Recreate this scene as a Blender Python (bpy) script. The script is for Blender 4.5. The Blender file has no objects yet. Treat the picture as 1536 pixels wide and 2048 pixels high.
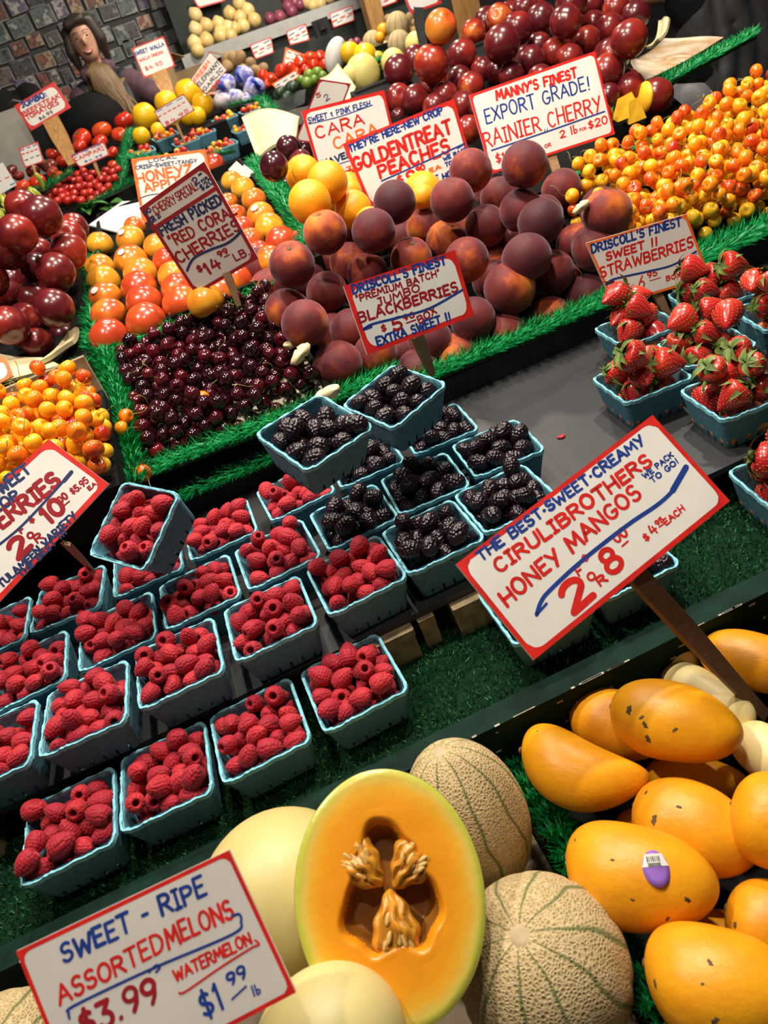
import bpy, bmesh, math, random
import numpy as np
from mathutils import Vector, Matrix, noise

# ------------------------------------------------------------------ camera
F_PX = 1440.0                                   # focal length in pixels of the 1536 x 2048 frame
CAM_H = 1.50
M_CAM = np.array([[0.90591254, -0.41198687, 0.09792489],
                  [-0.30487325, -0.47404166, 0.8260368],
                  [-0.29389583, -0.77817178, -0.55504407]])      # world = M_CAM @ (right, down, forward)
sc = bpy.context.scene
cam = bpy.data.cameras.new('camera'); cam_o = bpy.data.objects.new('camera', cam)
sc.collection.objects.link(cam_o)
R3 = M_CAM @ np.diag([1, -1, -1])
mw = Matrix.Identity(4)
for i in range(3):
    for j in range(3): mw[i][j] = float(R3[i][j])
mw[2][3] = CAM_H
cam_o.matrix_world = mw
cam.sensor_fit = 'VERTICAL'; cam.sensor_height = 36.0; cam.lens = F_PX * 36.0 / 2048
cam.clip_start = 0.02; cam.clip_end = 60
cam.dof.use_dof = True; cam.dof.focus_distance = 1.05; cam.dof.aperture_fstop = 8.0
sc.camera = cam_o

# ------------------------------------------------------------------ light and exposure
sc.view_settings.view_transform = 'Standard'; sc.view_settings.look = 'None'
sc.view_settings.exposure = 0.0; sc.view_settings.gamma = 1.0; sc.view_settings.use_curve_mapping = False
w = bpy.data.worlds.new('hall'); sc.world = w; w.use_nodes = True
w.node_tree.nodes['Background'].inputs[0].default_value = (0.50, 0.52, 0.58, 1)
w.node_tree.nodes['Background'].inputs[1].default_value = 0.07
POWER = 1.42
def lamp(loc, target, power, size, col=(1, .90, .76), spot=None):
    if spot:
        L = bpy.data.lights.new('stall_lamp', 'SPOT'); L.spot_size = math.radians(spot); L.spot_blend = .6; L.shadow_soft_size = size
    else:
        L = bpy.data.lights.new('stall_lamp', 'AREA'); L.shape = 'DISK'; L.size = size
    L.energy = power * POWER; L.color = col
    o = bpy.data.objects.new('stall_lamp', L); sc.collection.objects.link(o)
    o.location = loc
    o.rotation_euler = (Vector(target) - Vector(loc)).to_track_quat('-Z', 'Y').to_euler()
    o['kind'] = 'helper'
    return o
LAMPS = [((0.10, 0.42, 2.75), (0.15, 0.8, .9), 5, .09),
         ((0.50, 1.05, 2.80), (0.5, 1.2, .95), 22, .09),
         ((-0.65, 1.05, 2.80), (-0.35, 1.2, 1.0), 17, .09),
         ((0.10, 1.85, 2.85), (0.1, 1.7, 1.1), 17, .09),
         ((1.25, 1.75, 2.80), (1.0, 1.5, 1.1), 20, .09),
         ((0.25, 3.20, 2.90), (.1, 3.6, 1.2), 13, .14),
         ((1.20, 3.70, 2.90), (1.0, 3.9, 1.3), 24, .14),
         ((1.6, 4.8, 3.0), (1.2, 5.8, 1.5), 42, .2)]
for a in LAMPS: lamp(*a)

# ------------------------------------------------------------------ helpers
rng = random.Random(7)
nrng = np.random.default_rng(11)
ORG = np.array([0, 0, CAM_H])
def ray(px, py): return M_CAM @ np.array([(px - 768) / F_PX, (py - 1024) / F_PX, 1.0])
def at(px, py, depth): return ORG + ray(px, py) * depth
def onz(px, py, z):
    r = ray(px, py); return ORG + r * ((z - CAM_H) / r[2])
def onplane(px, py, p0, n):
    r = ray(px, py); return ORG + r * (((np.asarray(p0) - ORG) @ n) / (r @ n))
def proj(p):
    c = M_CAM.T @ (np.asarray(p, float) - ORG); return 768 + F_PX * c[0] / c[2], 1024 + F_PX * c[1] / c[2], c[2]
def depth_of(p): return float((M_CAM.T @ (np.asarray(p, float) - ORG))[2])
def unit(v): v = np.asarray(v, float); return v / np.linalg.norm(v)

def link(o): sc.collection.objects.link(o); return o
def tag(o, label=None, cat=None, group=None, kind=None):
    if label: o['label'] = label
    if cat: o['category'] = cat
    if group: o['group'] = group
    if kind: o['kind'] = kind
    return o
def empty(name, loc, label=None, cat=None, group=None):
    o = link(bpy.data.objects.new(name, None)); o.location = [float(c) for c in loc]; o.empty_display_size = .02
    return tag(o, label, cat, group)
class MB:
    def __init__(s): s.v = []; s.f = []; s.m = []; s.cur = 0; s.sm = []
    def add(s, vs, fs, smooth=True, mi=None):
        b = len(s.v); s.v += [tuple(float(c) for c in v) for v in vs]
        s.f += [tuple(b + i for i in f) for f in fs]
        s.m += [s.cur if mi is None else mi] * len(fs); s.sm += [smooth] * len(fs)
    def box(s, c, d, R=None, mi=None):
        d = np.asarray(d) / 2; vs = []
        for x in (-1, 1):
            for y in (-1, 1):
                for z in (-1, 1):
                    p = np.array([x, y, z]) * d
                    if R is not None: p = R @ p
                    vs.append(np.asarray(c) + p)
        s.add(vs, [(0, 1, 3, 2), (4, 6, 7, 5), (0, 4, 5, 1), (2, 3, 7, 6), (0, 2, 6, 4), (1, 5, 7, 3)], False, mi)
    def hexa(s, q0, q1, mi=None):                     # two quads, bottom and top, same winding
        s.add(list(q0) + list(q1), [(3, 2, 1, 0), (4, 5, 6, 7), (0, 1, 5, 4), (1, 2, 6, 5), (2, 3, 7, 6), (3, 0, 4, 7)], False, mi)
    def tube(s, pts, rad, n=8, caps=True, mi=None):
        pts = [np.asarray(p, float) for p in pts]; k = len(pts)
        rad = [rad] * k if np.isscalar(rad) else rad
        ref = np.array([.31, .17, .93]); vs = []
        for i, p in enumerate(pts):
            t = unit(pts[min(i + 1, k - 1)] - pts[max(i - 1, 0)])
            a = unit(np.cross(t, ref)); b = np.cross(t, a)
            vs += [p + rad[i] * (a * math.cos(2 * math.pi * j / n) + b * math.sin(2 * math.pi * j / n)) for j in range(n)]
        fs = [(i * n + j, i * n + (j + 1) % n, (i + 1) * n + (j + 1) % n, (i + 1) * n + j) for i in range(k - 1) for j in range(n)]
        if caps: fs += [tuple(range(n))[::-1], tuple(range((k - 1) * n, k * n))]
        s.add(vs, fs, True, mi)
    def blob(s, nu, nv, fn, mi=None, T=None):          # fn(theta, phi) -> point; theta 0 at +z
        vs = [fn(0.0, 0.0)]
        for i in range(1, nv):
            for j in range(nu): vs.append(fn(math.pi * i / nv, 2 * math.pi * j / nu))
        vs.append(fn(math.pi, 0.0))
        if T is not None: vs = [T(np.asarray(v)) for v in vs]
        fs = [(0, 1 + j, 1 + (j + 1) % nu) for j in range(nu)]
        for i in range(nv - 2):
            for j in range(nu):
                a = 1 + i * nu; fs.append((a + j, a + nu + j, a + nu + (j + 1) % nu, a + (j + 1) % nu))
        a = 1 + (nv - 2) * nu; fs += [(a + j, len(vs) - 1, a + (j + 1) % nu) for j in range(nu)]
        s.add(vs, fs, True, mi)
    def mesh(s, name, mats):
        me = bpy.data.meshes.new(name); me.from_pydata(s.v, [], s.f)
        for m in (mats if isinstance(mats, (list, tuple)) else [mats]): me.materials.append(m)
        me.polygons.foreach_set('material_index', s.m); me.polygons.foreach_set('use_smooth', s.sm)
        me.update(); return me
    def build(s, name, mats, parent=None, **kw):
        o = link(bpy.data.objects.new(name, s.mesh(name, mats)))
        if parent is not None: o.parent = parent
        return tag(o, **kw)
def inst(name, me, loc, rot=None, scale=1.0, parent=None, **kw):
    o = link(bpy.data.objects.new(name, me)); o.location = [float(c) for c in loc]
    if rot is not None: o.rotation_euler = rot.to_euler() if hasattr(rot, 'to_euler') else rot
    o.scale = (scale,) * 3 if np.isscalar(scale) else scale
    if parent is not None: o.parent = parent
    return tag(o, **kw)
def rand_rot(): return (rng.uniform(0, 6.28), rng.uniform(0, 6.28), rng.uniform(0, 6.28))
def basis(z, x=None):                                  # rotation matrix (3x3 numpy) whose z column is z
    z = unit(z); x = np.array([1., 0, 0]) if x is None else np.asarray(x, float)
    x = x - z * (x @ z)
    if np.linalg.norm(x) < 1e-5: x = np.cross(z, [0, 1, 0])
    x = unit(x); return np.array([x, np.cross(z, x), z]).T
def to_mat(R): return Matrix([[float(c) for c in r] for r in R])
ORD = ['first', 'second', 'third', 'fourth', 'fifth', 'sixth', 'seventh', 'eighth', 'ninth', 'tenth', 'eleventh', 'twelfth', 'thirteenth', 'fourteenth', 'fifteenth', 'sixteenth', 'seventeenth', 'eighteenth', 'nineteenth'] + ['twenty-' + w for w in ('first', 'second', 'third', 'fourth', 'fifth', 'sixth', 'seventh', 'eighth', 'ninth')]
ORD.insert(19, 'twentieth')

# ------------------------------------------------------------------ materials
def new_mat(name):
    m = bpy.data.materials.new(name); m.use_nodes = True
    return m, m.node_tree.nodes, m.node_tree.links, m.node_tree.nodes['Principled BSDF']
def sset(b, **kw):
    for k, v in kw.items():
        k = k.replace('_', ' ')
        if k in b.inputs: b.inputs[k].default_value = v
def flat(name, col, rough=.6, vary=.0, scale=30, bump=0.0, spec=.5, stain=None, stain_at=.62, aniso=None):
    m, N, L, b = new_mat(name); sset(b, Roughness=rough); b.inputs['Specular IOR Level'].default_value = spec
    col = (*col, 1)
    b.inputs['Base Color'].default_value = col
    tc = N.new('ShaderNodeTexCoord'); nz = N.new('ShaderNodeTexNoise'); nz.inputs['Scale'].default_value = scale; nz.inputs['Detail'].default_value = 6
    src = tc.outputs['Object']
    if aniso:
        mp = N.new('ShaderNodeMapping'); mp.inputs['Scale'].default_value = aniso; L.new(src, mp.inputs[0]); src = mp.outputs[0]
    L.new(src, nz.inputs['Vector'])
    if vary or stain:
        r = N.new('ShaderNodeValToRGB'); e = r.color_ramp.elements
        e[0].position = .3; e[1].position = .7
        e[0].color = tuple(c * (1 - vary) for c in col[:3]) + (1,); e[1].color = tuple(min(1, c * (1 + vary)) for c in col[:3]) + (1,)
        if stain:
            x = e.new(stain_at + .06); x.color = (*stain, 1)
            e[1].position = stain_at
        L.new(nz.outputs['Fac'], r.inputs[0]); L.new(r.outputs[0], b.inputs['Base Color'])
    if bump:
        bp = N.new('ShaderNodeBump'); bp.inputs['Strength'].default_value = bump; bp.inputs['Distance'].default_value = .003
        L.new(nz.outputs['Fac'], bp.inputs['Height']); L.new(bp.outputs[0], b.inputs['Normal'])
    return m
def fruit(name, stops, scale=18, grad=0.0, rnd=.5, rough=.35, spec=.5, noise_amt=1.0, bump=0.0, bump_scale=120, speck=None, sheen=None, coat=0.0, sss=0.0, stretch=None, island=False, axis=(0, 0, 1), half=.04):
    """colour ramp over noise + an axis gradient + a per-object offset"""
    m, N, L, b = new_mat(name)
    tc = N.new('ShaderNodeTexCoord'); oi = N.new('ShaderNodeObjectInfo')
    rand = oi.outputs['Random']
    if island:
        g = N.new('ShaderNodeNewGeometry'); ad = N.new('ShaderNodeMath'); ad.operation = 'ADD'; L.new(g.outputs['Random Per Island'], ad.inputs[0]); L.new(rand, ad.inputs[1])
        fr = N.new('ShaderNodeMath'); fr.operation = 'FRACT'; L.new(ad.outputs[0], fr.inputs[0]); rand = fr.outputs[0]
    mul = N.new('ShaderNodeMath'); mul.operation = 'MULTIPLY'; mul.inputs[1].default_value = 37.0; L.new(rand, mul.inputs[0])
    nz = N.new('ShaderNodeTexNoise'); nz.noise_dimensions = '4D'; nz.inputs['Scale'].default_value = scale; nz.inputs['Detail'].default_value = 4; nz.inputs['Roughness'].default_value = .55
    v = tc.outputs['Object']
    if stretch:
        mp = N.new('ShaderNodeMapping'); mp.inputs['Scale'].default_value = stretch; L.new(v, mp.inputs[0]); v = mp.outputs[0]
    L.new(v, nz.inputs['Vector']); L.new(mul.outputs[0], nz.inputs['W'])
    s = N.new('ShaderNodeMath'); s.operation = 'MULTIPLY_ADD'; s.inputs[1].default_value = noise_amt; s.inputs[2].default_value = .5 - .5 * noise_amt - .5 * rnd
    L.new(nz.outputs['Fac'], s.inputs[0])
    s2 = N.new('ShaderNodeMath'); s2.operation = 'MULTIPLY_ADD'; s2.inputs[1].default_value = rnd; L.new(rand, s2.inputs[0]); L.new(s.outputs[0], s2.inputs[2])
    fac = s2.outputs[0]
    if grad:
        d = N.new('ShaderNodeVectorMath'); d.operation = 'DOT_PRODUCT'; d.inputs[1].default_value = tuple(a * grad / half for a in axis); L.new(tc.outputs['Object'], d.inputs[0])
        a2 = N.new('ShaderNodeMath'); a2.operation = 'ADD'; L.new(d.outputs['Value'], a2.inputs[0]); L.new(fac, a2.inputs[1]); fac = a2.outputs[0]
    r = N.new('ShaderNodeValToRGB'); e = r.color_ramp.elements
    for i, (p, c) in enumerate(stops):
        x = e[i] if i < 2 else e.new(p); x.position = p; x.color = (*c, 1)
    L.new(fac, r.inputs[0]); out = r.outputs[0]
    if speck:
        sc_, thr, colr = speck
        vo = N.new('ShaderNodeTexVoronoi'); vo.inputs['Scale'].default_value = sc_; L.new(tc.outputs['Object'], vo.inputs['Vector'])
        lt = N.new('ShaderNodeMath'); lt.operation = 'LESS_THAN'; lt.inputs[1].default_value = thr; L.new(vo.outputs['Distance'], lt.inputs[0])
        mx = N.new('ShaderNodeMixRGB'); L.new(lt.outputs[0], mx.inputs[0]); L.new(out, mx.inputs[1]); mx.inputs[2].default_value = (*colr, 1); out = mx.outputs[0]
    L.new(out, b.inputs['Base Color']); sset(b, Roughness=rough); b.inputs['Specular IOR Level'].default_value = spec
    if sheen: b.inputs['Sheen Weight'].default_value = sheen[0]; b.inputs['Sheen Tint'].default_value = (*sheen[1], 1); b.inputs['Sheen Roughness'].default_value = sheen[2]
    if coat: b.inputs['Coat Weight'].default_value = coat; b.inputs['Coat Roughness'].default_value = .08
    if sss:
        b.inputs['Subsurface Weight'].default_value = sss; b.inputs['Subsurface Radius'].default_value = (.006, .002, .001); b.inputs['Subsurface Scale'].default_value = 1.0
    if bump:
        n2 = N.new('ShaderNodeTexNoise'); n2.inputs['Scale'].default_value = bump_scale; n2.inputs['Detail'].default_value = 3; L.new(tc.outputs['Object'], n2.inputs['Vector'])
        bp = N.new('ShaderNodeBump'); bp.inputs['Strength'].default_value = bump; bp.inputs['Distance'].default_value = .002
        L.new(n2.outputs['Fac'], bp.inputs['Height']); L.new(bp.outputs[0], b.inputs['Normal'])
    return m

M = {}
M['board'] = flat('dark_board', (.034, .035, .038), .42, .22, 5, .03, .4, stain=(.10, .095, .09), stain_at=.72)
M['turf'] = fruit('turf_green', [(0, (.005, .045, .015)), (.7, (.018, .11, .036)), (1, (.08, .30, .12))], 60, rnd=.9, rough=.35, island=True)
M['turf_base'] = flat('turf_backing', (.004, .022, .009), .9, .3, 80, 0, .1)
M['fur'] = fruit('plastic_grass_green', [(0, (.0, .15, .035)), (.5, (.006, .32, .08)), (1, (.03, .48, .14))], 30, rnd=.8, rough=.4, island=True)
M['fur_core'] = flat('plastic_grass_core', (.0, .05, .012), .7, .3, 60)
M['rail'] = flat('green_painted_rail', (.006, .022, .015), .65, .4, 25, .05, .07, stain=(.22, .19, .13), stain_at=.68)
M['apron'] = flat('dark_front_board', (.008, .009, .006), .6, .5, 9, .06, .15, stain=(.07, .045, .008), stain_at=.60, aniso=(1, 4, 4))
M['black'] = flat('black_stand', (.006, .006, .006), .7, .3, 12, 0, .12)
M['dark_metal'] = flat('dark_metal', (.020, .021, .023), .45, .3, 20, 0, .35)
M['wood'] = flat('pale_wood', (.33, .20, .09), .55, .3, 30, .05, aniso=(8, 1, 8))
M['wood_old'] = flat('weathered_block_wood', (.27, .20, .11), .7, .45, 50, .1)
M['stick'] = flat('brown_stick', (.17, .09, .045), .55, .4, 40, .08, aniso=(3, 3, 30))
M['post'] = flat('post_wood', (.42, .22, .07), .5, .25, 14, .03, aniso=(6, 6, 1))
M['liner'] = flat('cream_paper', (.74, .66, .50), .7, .15, 18)
M['foam'] = flat('cream_foam', (.74, .62, .36), .6, .10, 25, .03)
M['foam_white'] = flat('white_sheet', (.78, .70, .58), .6, .07, 9, stain=(.40, .24, .10), stain_at=.59)
M['cardboard'] = flat('cardboard_floor', (.22, .16, .11), .8, .3, 18)
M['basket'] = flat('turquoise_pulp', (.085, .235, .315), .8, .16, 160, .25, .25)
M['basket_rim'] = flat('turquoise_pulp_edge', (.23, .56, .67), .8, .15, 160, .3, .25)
M['white'] = flat('sign_white', (.78, .76, .72), .38, .06, 14, .0, .4)
M['white_dull'] = flat('sign_shaded_grimy_white', (.66, .62, .58), .4, .08, 14, 0, .4)  # white greyed in its colour: shade on the cherry card, dirt on the melon card
M['red_paint'] = flat('red_marker', (.64, .018, .012), .45, .18, 60)
M['darkred_paint'] = flat('dark_red_marker', (.33, .012, .02), .45, .18, 60)
M['orange_paint'] = flat('orange_marker', (.92, .16, .02), .45, .15, 60)
M['blue_paint'] = flat('blue_marker', (.012, .045, .27), .45, .2, 60)
M['navy_paint'] = flat('navy_marker', (.02, .035, .12), .45, .2, 60)
M['black_paint'] = flat('black_marker', (.02, .02, .025), .45, .2, 60)
M['peach'] = fruit('peach_skin', [(0, (.050, .012, .018)), (.38, (.095, .016, .021)), (.60, (.19, .026, .022)), (.78, (.46, .095, .016)), (1, (.62, .20, .02))], 17, grad=.13, rnd=.36, noise_amt=1.35, rough=.6, spec=.22, bump=.12, bump_scale=260, sheen=(.34, (.62, .56, .66), .42))
M['stem_scar'] = flat('stem_scar', (.12, .07, .03), .8, .3, 60)
M['nectarine'] = fruit('nectarine_skin', [(0, (.035, .004, .009)), (.45, (.10, .007, .011)), (.70, (.28, .022, .012)), (.85, (.62, .16, .02)), (1, (.75, .36, .04))], 13, grad=.05, rnd=.30, rough=.26, spec=.55, coat=.15)
M['nectarine_gold'] = fruit('nectarine_gold_skin', [(0, (.30, .02, .015)), (.4, (.50, .07, .015)), (.75, (.75, .34, .03)), (1, (.82, .5, .06))], 13, grad=-.1, rnd=.1, rough=.3)
M['apple'] = fruit('apple_skin', [(0, (.36, .022, .012)), (.38, (.56, .07, .014)), (.62, (.80, .26, .02)), (.85, (.85, .46, .03)), (1, (.86, .56, .05))], 16, grad=.13, rnd=.62, rough=.24, spec=.55, coat=.2)
M['orange'] = fruit('orange_peel', [(0, (.84, .30, .008)), (1, (.92, .44, .012))], 30, rnd=.4, rough=.4, bump=.35, bump_scale=330)
M['plum'] = fruit('plum_skin', [(0, (.018, .004, .010)), (.6, (.06, .008, .014)), (1, (.16, .02, .018))], 20, rnd=.4, rough=.22, coat=.2)
M['cherry_dark'] = fruit('dark_cherry_skin', [(0, (.008, .0015, .003)), (.62, (.028, .002, .006)), (.88, (.08, .003, .008)), (1, (.22, .006, .011))], 40, rnd=.75, noise_amt=.5, rough=.12, spec=.6, coat=.35)
M['cherry_gold'] = fruit('golden_cherry_skin', [(0, (.30, .008, .018)), (.14, (.55, .03, .012)), (.34, (.78, .15, .010)), (.58, (.88, .30, .010)), (.78, (.90, .43, .014)), (1, (.90, .54, .03))], 45, grad=.12, half=.014, rnd=.72, noise_amt=.75, rough=.18, spec=.55, coat=.25, island=True)
M['cherry_stem'] = flat('cherry_stem', (.24, .20, .05), .6, .4, 90)
M['raspberry'] = fruit('raspberry_flesh', [(0, (.24, .008, .020)), (.5, (.38, .014, .030)), (.85, (.48, .024, .032)), (1, (.58, .06, .028))], 60, rnd=.5, rough=.58, spec=.22, sss=.15, sheen=(.14, (1, .70, .72), .5), bump=.08, bump_scale=600)
M['raspberry_in'] = flat('raspberry_hollow', (.26, .012, .02), .6)
M['blackberry'] = fruit('blackberry_flesh', [(0, (.006, .003, .006)), (.7, (.014, .005, .010)), (1, (.05, .006, .014))], 90, rnd=.35, rough=.26, spec=.5)
M['strawberry'] = fruit('strawberry_flesh', [(0, (.30, .008, .016)), (.5, (.48, .016, .018)), (.85, (.62, .05, .02)), (1, (.72, .18, .06))], 25, grad=.12, half=.025, rnd=.4, rough=.25, coat=.2)
M['seed'] = flat('strawberry_seed', (.62, .42, .12), .5, .3, 200)
M['calyx'] = flat('strawberry_leaf', (.13, .20, .04), .6, .5, 60)
M['mango'] = fruit('mango_skin', [(0, (.50, .21, .012)), (.38, (.72, .28, .008)), (.65, (.80, .34, .008)), (1, (.80, .41, .016))], 2.0, rnd=.25, rough=.40, spec=.4, noise_amt=1.1, bump=.22, bump_scale=9, speck=(7.5, .055, (.36, .17, .012)))
M['mango_spot'] = flat('mango_bruise', (.085, .050, .018), .7, .5, 120)
M['honeydew'] = fruit('pale_melon_rind', [(0, (.52, .41, .13)), (.6, (.62, .52, .22)), (1, (.66, .56, .27))], 12, rnd=.3, rough=.45, speck=(60, .03, (.45, .30, .12)))
M['yellow_veg'] = fruit('yellow_skin', [(0, (.80, .42, .006)), (1, (.88, .56, .015))], 9, rnd=.3, rough=.32)
M['pale_yellow'] = fruit('pale_yellow_rind', [(0, (.72, .58, .14)), (1, (.78, .68, .24))], 9, rnd=.3, rough=.5)
M['tomato'] = fruit('tomato_skin', [(0, (.50, .02, .01)), (.7, (.66, .05, .012)), (1, (.74, .12, .015))], 15, rnd=.5, rough=.18, coat=.25)
M['tomato_dark'] = fruit('dark_tomato_skin', [(0, (.10, .02, .018)), (.6, (.28, .03, .015)), (1, (.55, .10, .02))], 15, rnd=.8, rough=.2, coat=.2)
M['small_tomato'] = fruit('small_tomato_skin', [(0, (.42, .012, .012)), (.55, (.55, .03, .015)), (.72, (.80, .28, .01)), (1, (.85, .52, .02))], 30, rnd=1.0, noise_amt=.1, rough=.18, coat=.2)
M['campari'] = fruit('campari_skin', [(0, (.36, .010, .010)), (1, (.55, .03, .014))], 30, rnd=.6, rough=.16, coat=.3)
M['leaf'] = flat('leaf_green', (.05, .20, .03), .5, .5, 30)
M['pepper_green'] = fruit('pale_pepper', [(0, (.30, .36, .04)), (1, (.46, .46, .07))], 20, rnd=.5, rough=.3)
M['onion'] = fruit('onion_skin', [(0, (.55, .36, .10)), (.6, (.80, .60, .24)), (1, (.78, .66, .38))], 20, rnd=.5, rough=.35, stretch=(3, 3, .6))
M['red_onion'] = fruit('red_onion_skin', [(0, (.14, .02, .05)), (1, (.34, .08, .12))], 20, rnd=.5, rough=.4)
M['potato'] = fruit('potato_skin', [(0, (.20, .12, .05)), (1, (.36, .23, .10))], 25, rnd=.5, rough=.75)
M['lime'] = fruit('lime_skin', [(0, (.08, .16, .02)), (1, (.18, .28, .03))], 20, rnd=.5, rough=.4)
M['dark_leaf'] = flat('dark_leaf', (.012, .035, .014), .45, .5, 40)
M['bag'] = fruit('garlic_net', [(0, (.04, .06, .34)), (.45, (.12, .14, .5)), (.6, (.72, .66, .72)), (1, (.85, .8, .8))], 26, rnd=.2, rough=.4)
M['blue_tie'] = flat('blue_net', (.02, .05, .36), .5, .2, 40)
M['steel'] = flat('grey_shelf_lip', (.40, .40, .39), .35, .1, 20)
M['shelf_dark'] = flat('dark_green_shelf', (.022, .030, .026), .6, .25, 10)
M['skin'] = flat('skin', (.52, .27, .18), .5, .08, 30)
M['hair_brown'] = flat('brown_hair', (.035, .022, .016), .5, .5, 60, .2, aniso=(10, 10, 1))
M['hair_blond'] = flat('blond_hair', (.16, .095, .04), .5, .75, 60, .3, aniso=(14, 14, 1))
M['hoodie'] = flat('plum_hoodie', (.11, .055, .075), .85, .25, 30)
M['vest'] = flat('navy_vest', (.012, .014, .022), .6, .3, 30)
M['jacket'] = flat('black_jacket', (.006, .006, .0065), .8, .3, 30, 0, .15)
M['apron_cloth'] = flat('black_apron', (.032, .032, .034), .5, .4, 14, .3, .5)
M['grey_cloth'] = flat('grey_trousers', (.16, .15, .16), .85, .25, 18)
M['lips'] = flat('lips', (.42, .10, .09), .5)
M['eye'] = flat('eye', (.03, .02, .02), .3)
M['plastic_clear'] = None
m, N, L, b = new_mat('clear_plastic'); sset(b, Roughness=.15); b.inputs['Transmission Weight'].default_value = .9; b.inputs['Base Color'].default_value = (.8, .85, .85, 1); M['plastic_clear'] = m
# raspberry/strawberry need no more; melon rind with netting and green furrows
def melon_rind():
    m, N, L, b = new_mat('netted_melon_rind'); tc = N.new('ShaderNodeTexCoord'); sx = N.new('ShaderNodeSeparateXYZ'); L.new(tc.outputs['Object'], sx.inputs[0])
    at2 = N.new('ShaderNodeMath'); at2.operation = 'ARCTAN2'; L.new(sx.outputs[1], at2.inputs[0]); L.new(sx.outputs[0], at2.inputs[1])
    nzw = N.new('ShaderNodeTexNoise'); nzw.inputs['Scale'].default_value = 14; L.new(tc.outputs['Object'], nzw.inputs['Vector'])
    wob = N.new('ShaderNodeMath'); wob.operation = 'MULTIPLY_ADD'; wob.inputs[1].default_value = .5; L.new(nzw.outputs['Fac'], wob.inputs[0]); L.new(at2.outputs[0], wob.inputs[2])
    cs = N.new('ShaderNodeMath'); cs.operation = 'MULTIPLY'; cs.inputs[1].default_value = 10.0; L.new(wob.outputs[0], cs.inputs[0])
    co = N.new('ShaderNodeMath'); co.operation = 'COSINE'; L.new(cs.outputs[0], co.inputs[0])
    fr = N.new('ShaderNodeMapRange'); fr.inputs['From Min'].default_value = .89; fr.inputs['From Max'].default_value = 1.0; L.new(co.outputs[0], fr.inputs['Value'])
    vo = N.new('ShaderNodeTexVoronoi'); vo.feature = 'DISTANCE_TO_EDGE'; vo.inputs['Scale'].default_value = 290; L.new(tc.outputs['Object'], vo.inputs['Vector'])
    nr = N.new('ShaderNodeMapRange'); nr.inputs['From Min'].default_value = .05; nr.inputs['From Max'].default_value = .32; L.new(vo.outputs['Distance'], nr.inputs['Value'])
    c1 = N.new('ShaderNodeMixRGB'); L.new(nr.outputs[0], c1.inputs[0]); c1.inputs[1].default_value = (.60, .45, .25, 1); c1.inputs[2].default_value = (.36, .27, .09, 1)
    c2 = N.new('ShaderNodeMixRGB'); L.new(fr.outputs[0], c2.inputs[0]); L.new(c1.outputs[0], c2.inputs[1]); c2.inputs[2].default_value = (.15, .17, .055, 1)
    L.new(c2.outputs[0], b.inputs['Base Color']); sset(b, Roughness=.75)
    iv = N.new('ShaderNodeMath'); iv.operation = 'SUBTRACT'; iv.inputs[0].default_value = 1; L.new(nr.outputs[0], iv.inputs[1])
    bp = N.new('ShaderNodeBump'); bp.inputs['Strength'].default_value = .6; bp.inputs['Distance'].default_value = .002; L.new(iv.outputs[0], bp.inputs['Height']); L.new(bp.outputs[0], b.inputs['Normal'])
    return m
M['melon_rind'] = melon_rind()
def melon_flesh():
    m, N, L, b = new_mat('cut_melon_flesh'); tc = N.new('ShaderNodeTexCoord')
    mp = N.new('ShaderNodeMapping'); mp.inputs['Scale'].default_value = (1 / .078, 1 / .098, 0); L.new(tc.outputs['Object'], mp.inputs[0])
    ln = N.new('ShaderNodeVectorMath'); ln.operation = 'LENGTH'; L.new(mp.outputs[0], ln.inputs[0])
    nz = N.new('ShaderNodeTexNoise'); nz.inputs['Scale'].default_value = 26; nz.inputs['Detail'].default_value = 5; L.new(tc.outputs['Object'], nz.inputs['Vector'])
    ma = N.new('ShaderNodeMath'); ma.operation = 'MULTIPLY_ADD'; ma.inputs[1].default_value = .16; L.new(nz.outputs['Fac'], ma.inputs[0]); L.new(ln.outputs['Value'], ma.inputs[2])
    r = N.new('ShaderNodeValToRGB'); e = r.color_ramp.elements
    e[0].position = 0; e[0].color = (.66, .21, .008, 1); e[1].position = .55; e[1].color = (.72, .25, .009, 1)
    for p, c in ((.80, (.76, .30, .012)), (.92, (.74, .38, .028)), (.99, (.66, .46, .08)), (1.06, (.46, .48, .06)), (1.2, (.62, .52, .10))):
        x = e.new(p / 1.25); x.color = (*c, 1)
    e[1].position = .55 / 1.25
    dv = N.new('ShaderNodeMath'); dv.operation = 'MULTIPLY'; dv.inputs[1].default_value = 1 / 1.25; L.new(ma.outputs[0], dv.inputs[0])
    L.new(dv.outputs[0], r.inputs[0]); L.new(r.outputs[0], b.inputs['Base Color']); sset(b, Roughness=.28); b.inputs['Specular IOR Level'].default_value = .5
    n2 = N.new('ShaderNodeTexNoise'); n2.inputs['Scale'].default_value = 90; L.new(tc.outputs['Object'], n2.inputs['Vector'])
    bp = N.new('ShaderNodeBump'); bp.inputs['Strength'].default_value = .2; bp.inputs['Distance'].default_value = .002; L.new(n2.outputs['Fac'], bp.inputs['Height']); L.new(bp.outputs[0], b.inputs['Normal'])
    return m
M['melon_flesh'] = melon_flesh()
M['melon_seed_bed'] = flat('melon_seed_pulp', (.58, .24, .02), .3, .35, 70, .2)
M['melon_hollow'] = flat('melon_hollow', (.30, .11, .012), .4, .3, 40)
M['melon_seed'] = flat('melon_seed', (.62, .40, .12), .35, .2, 80)
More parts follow.
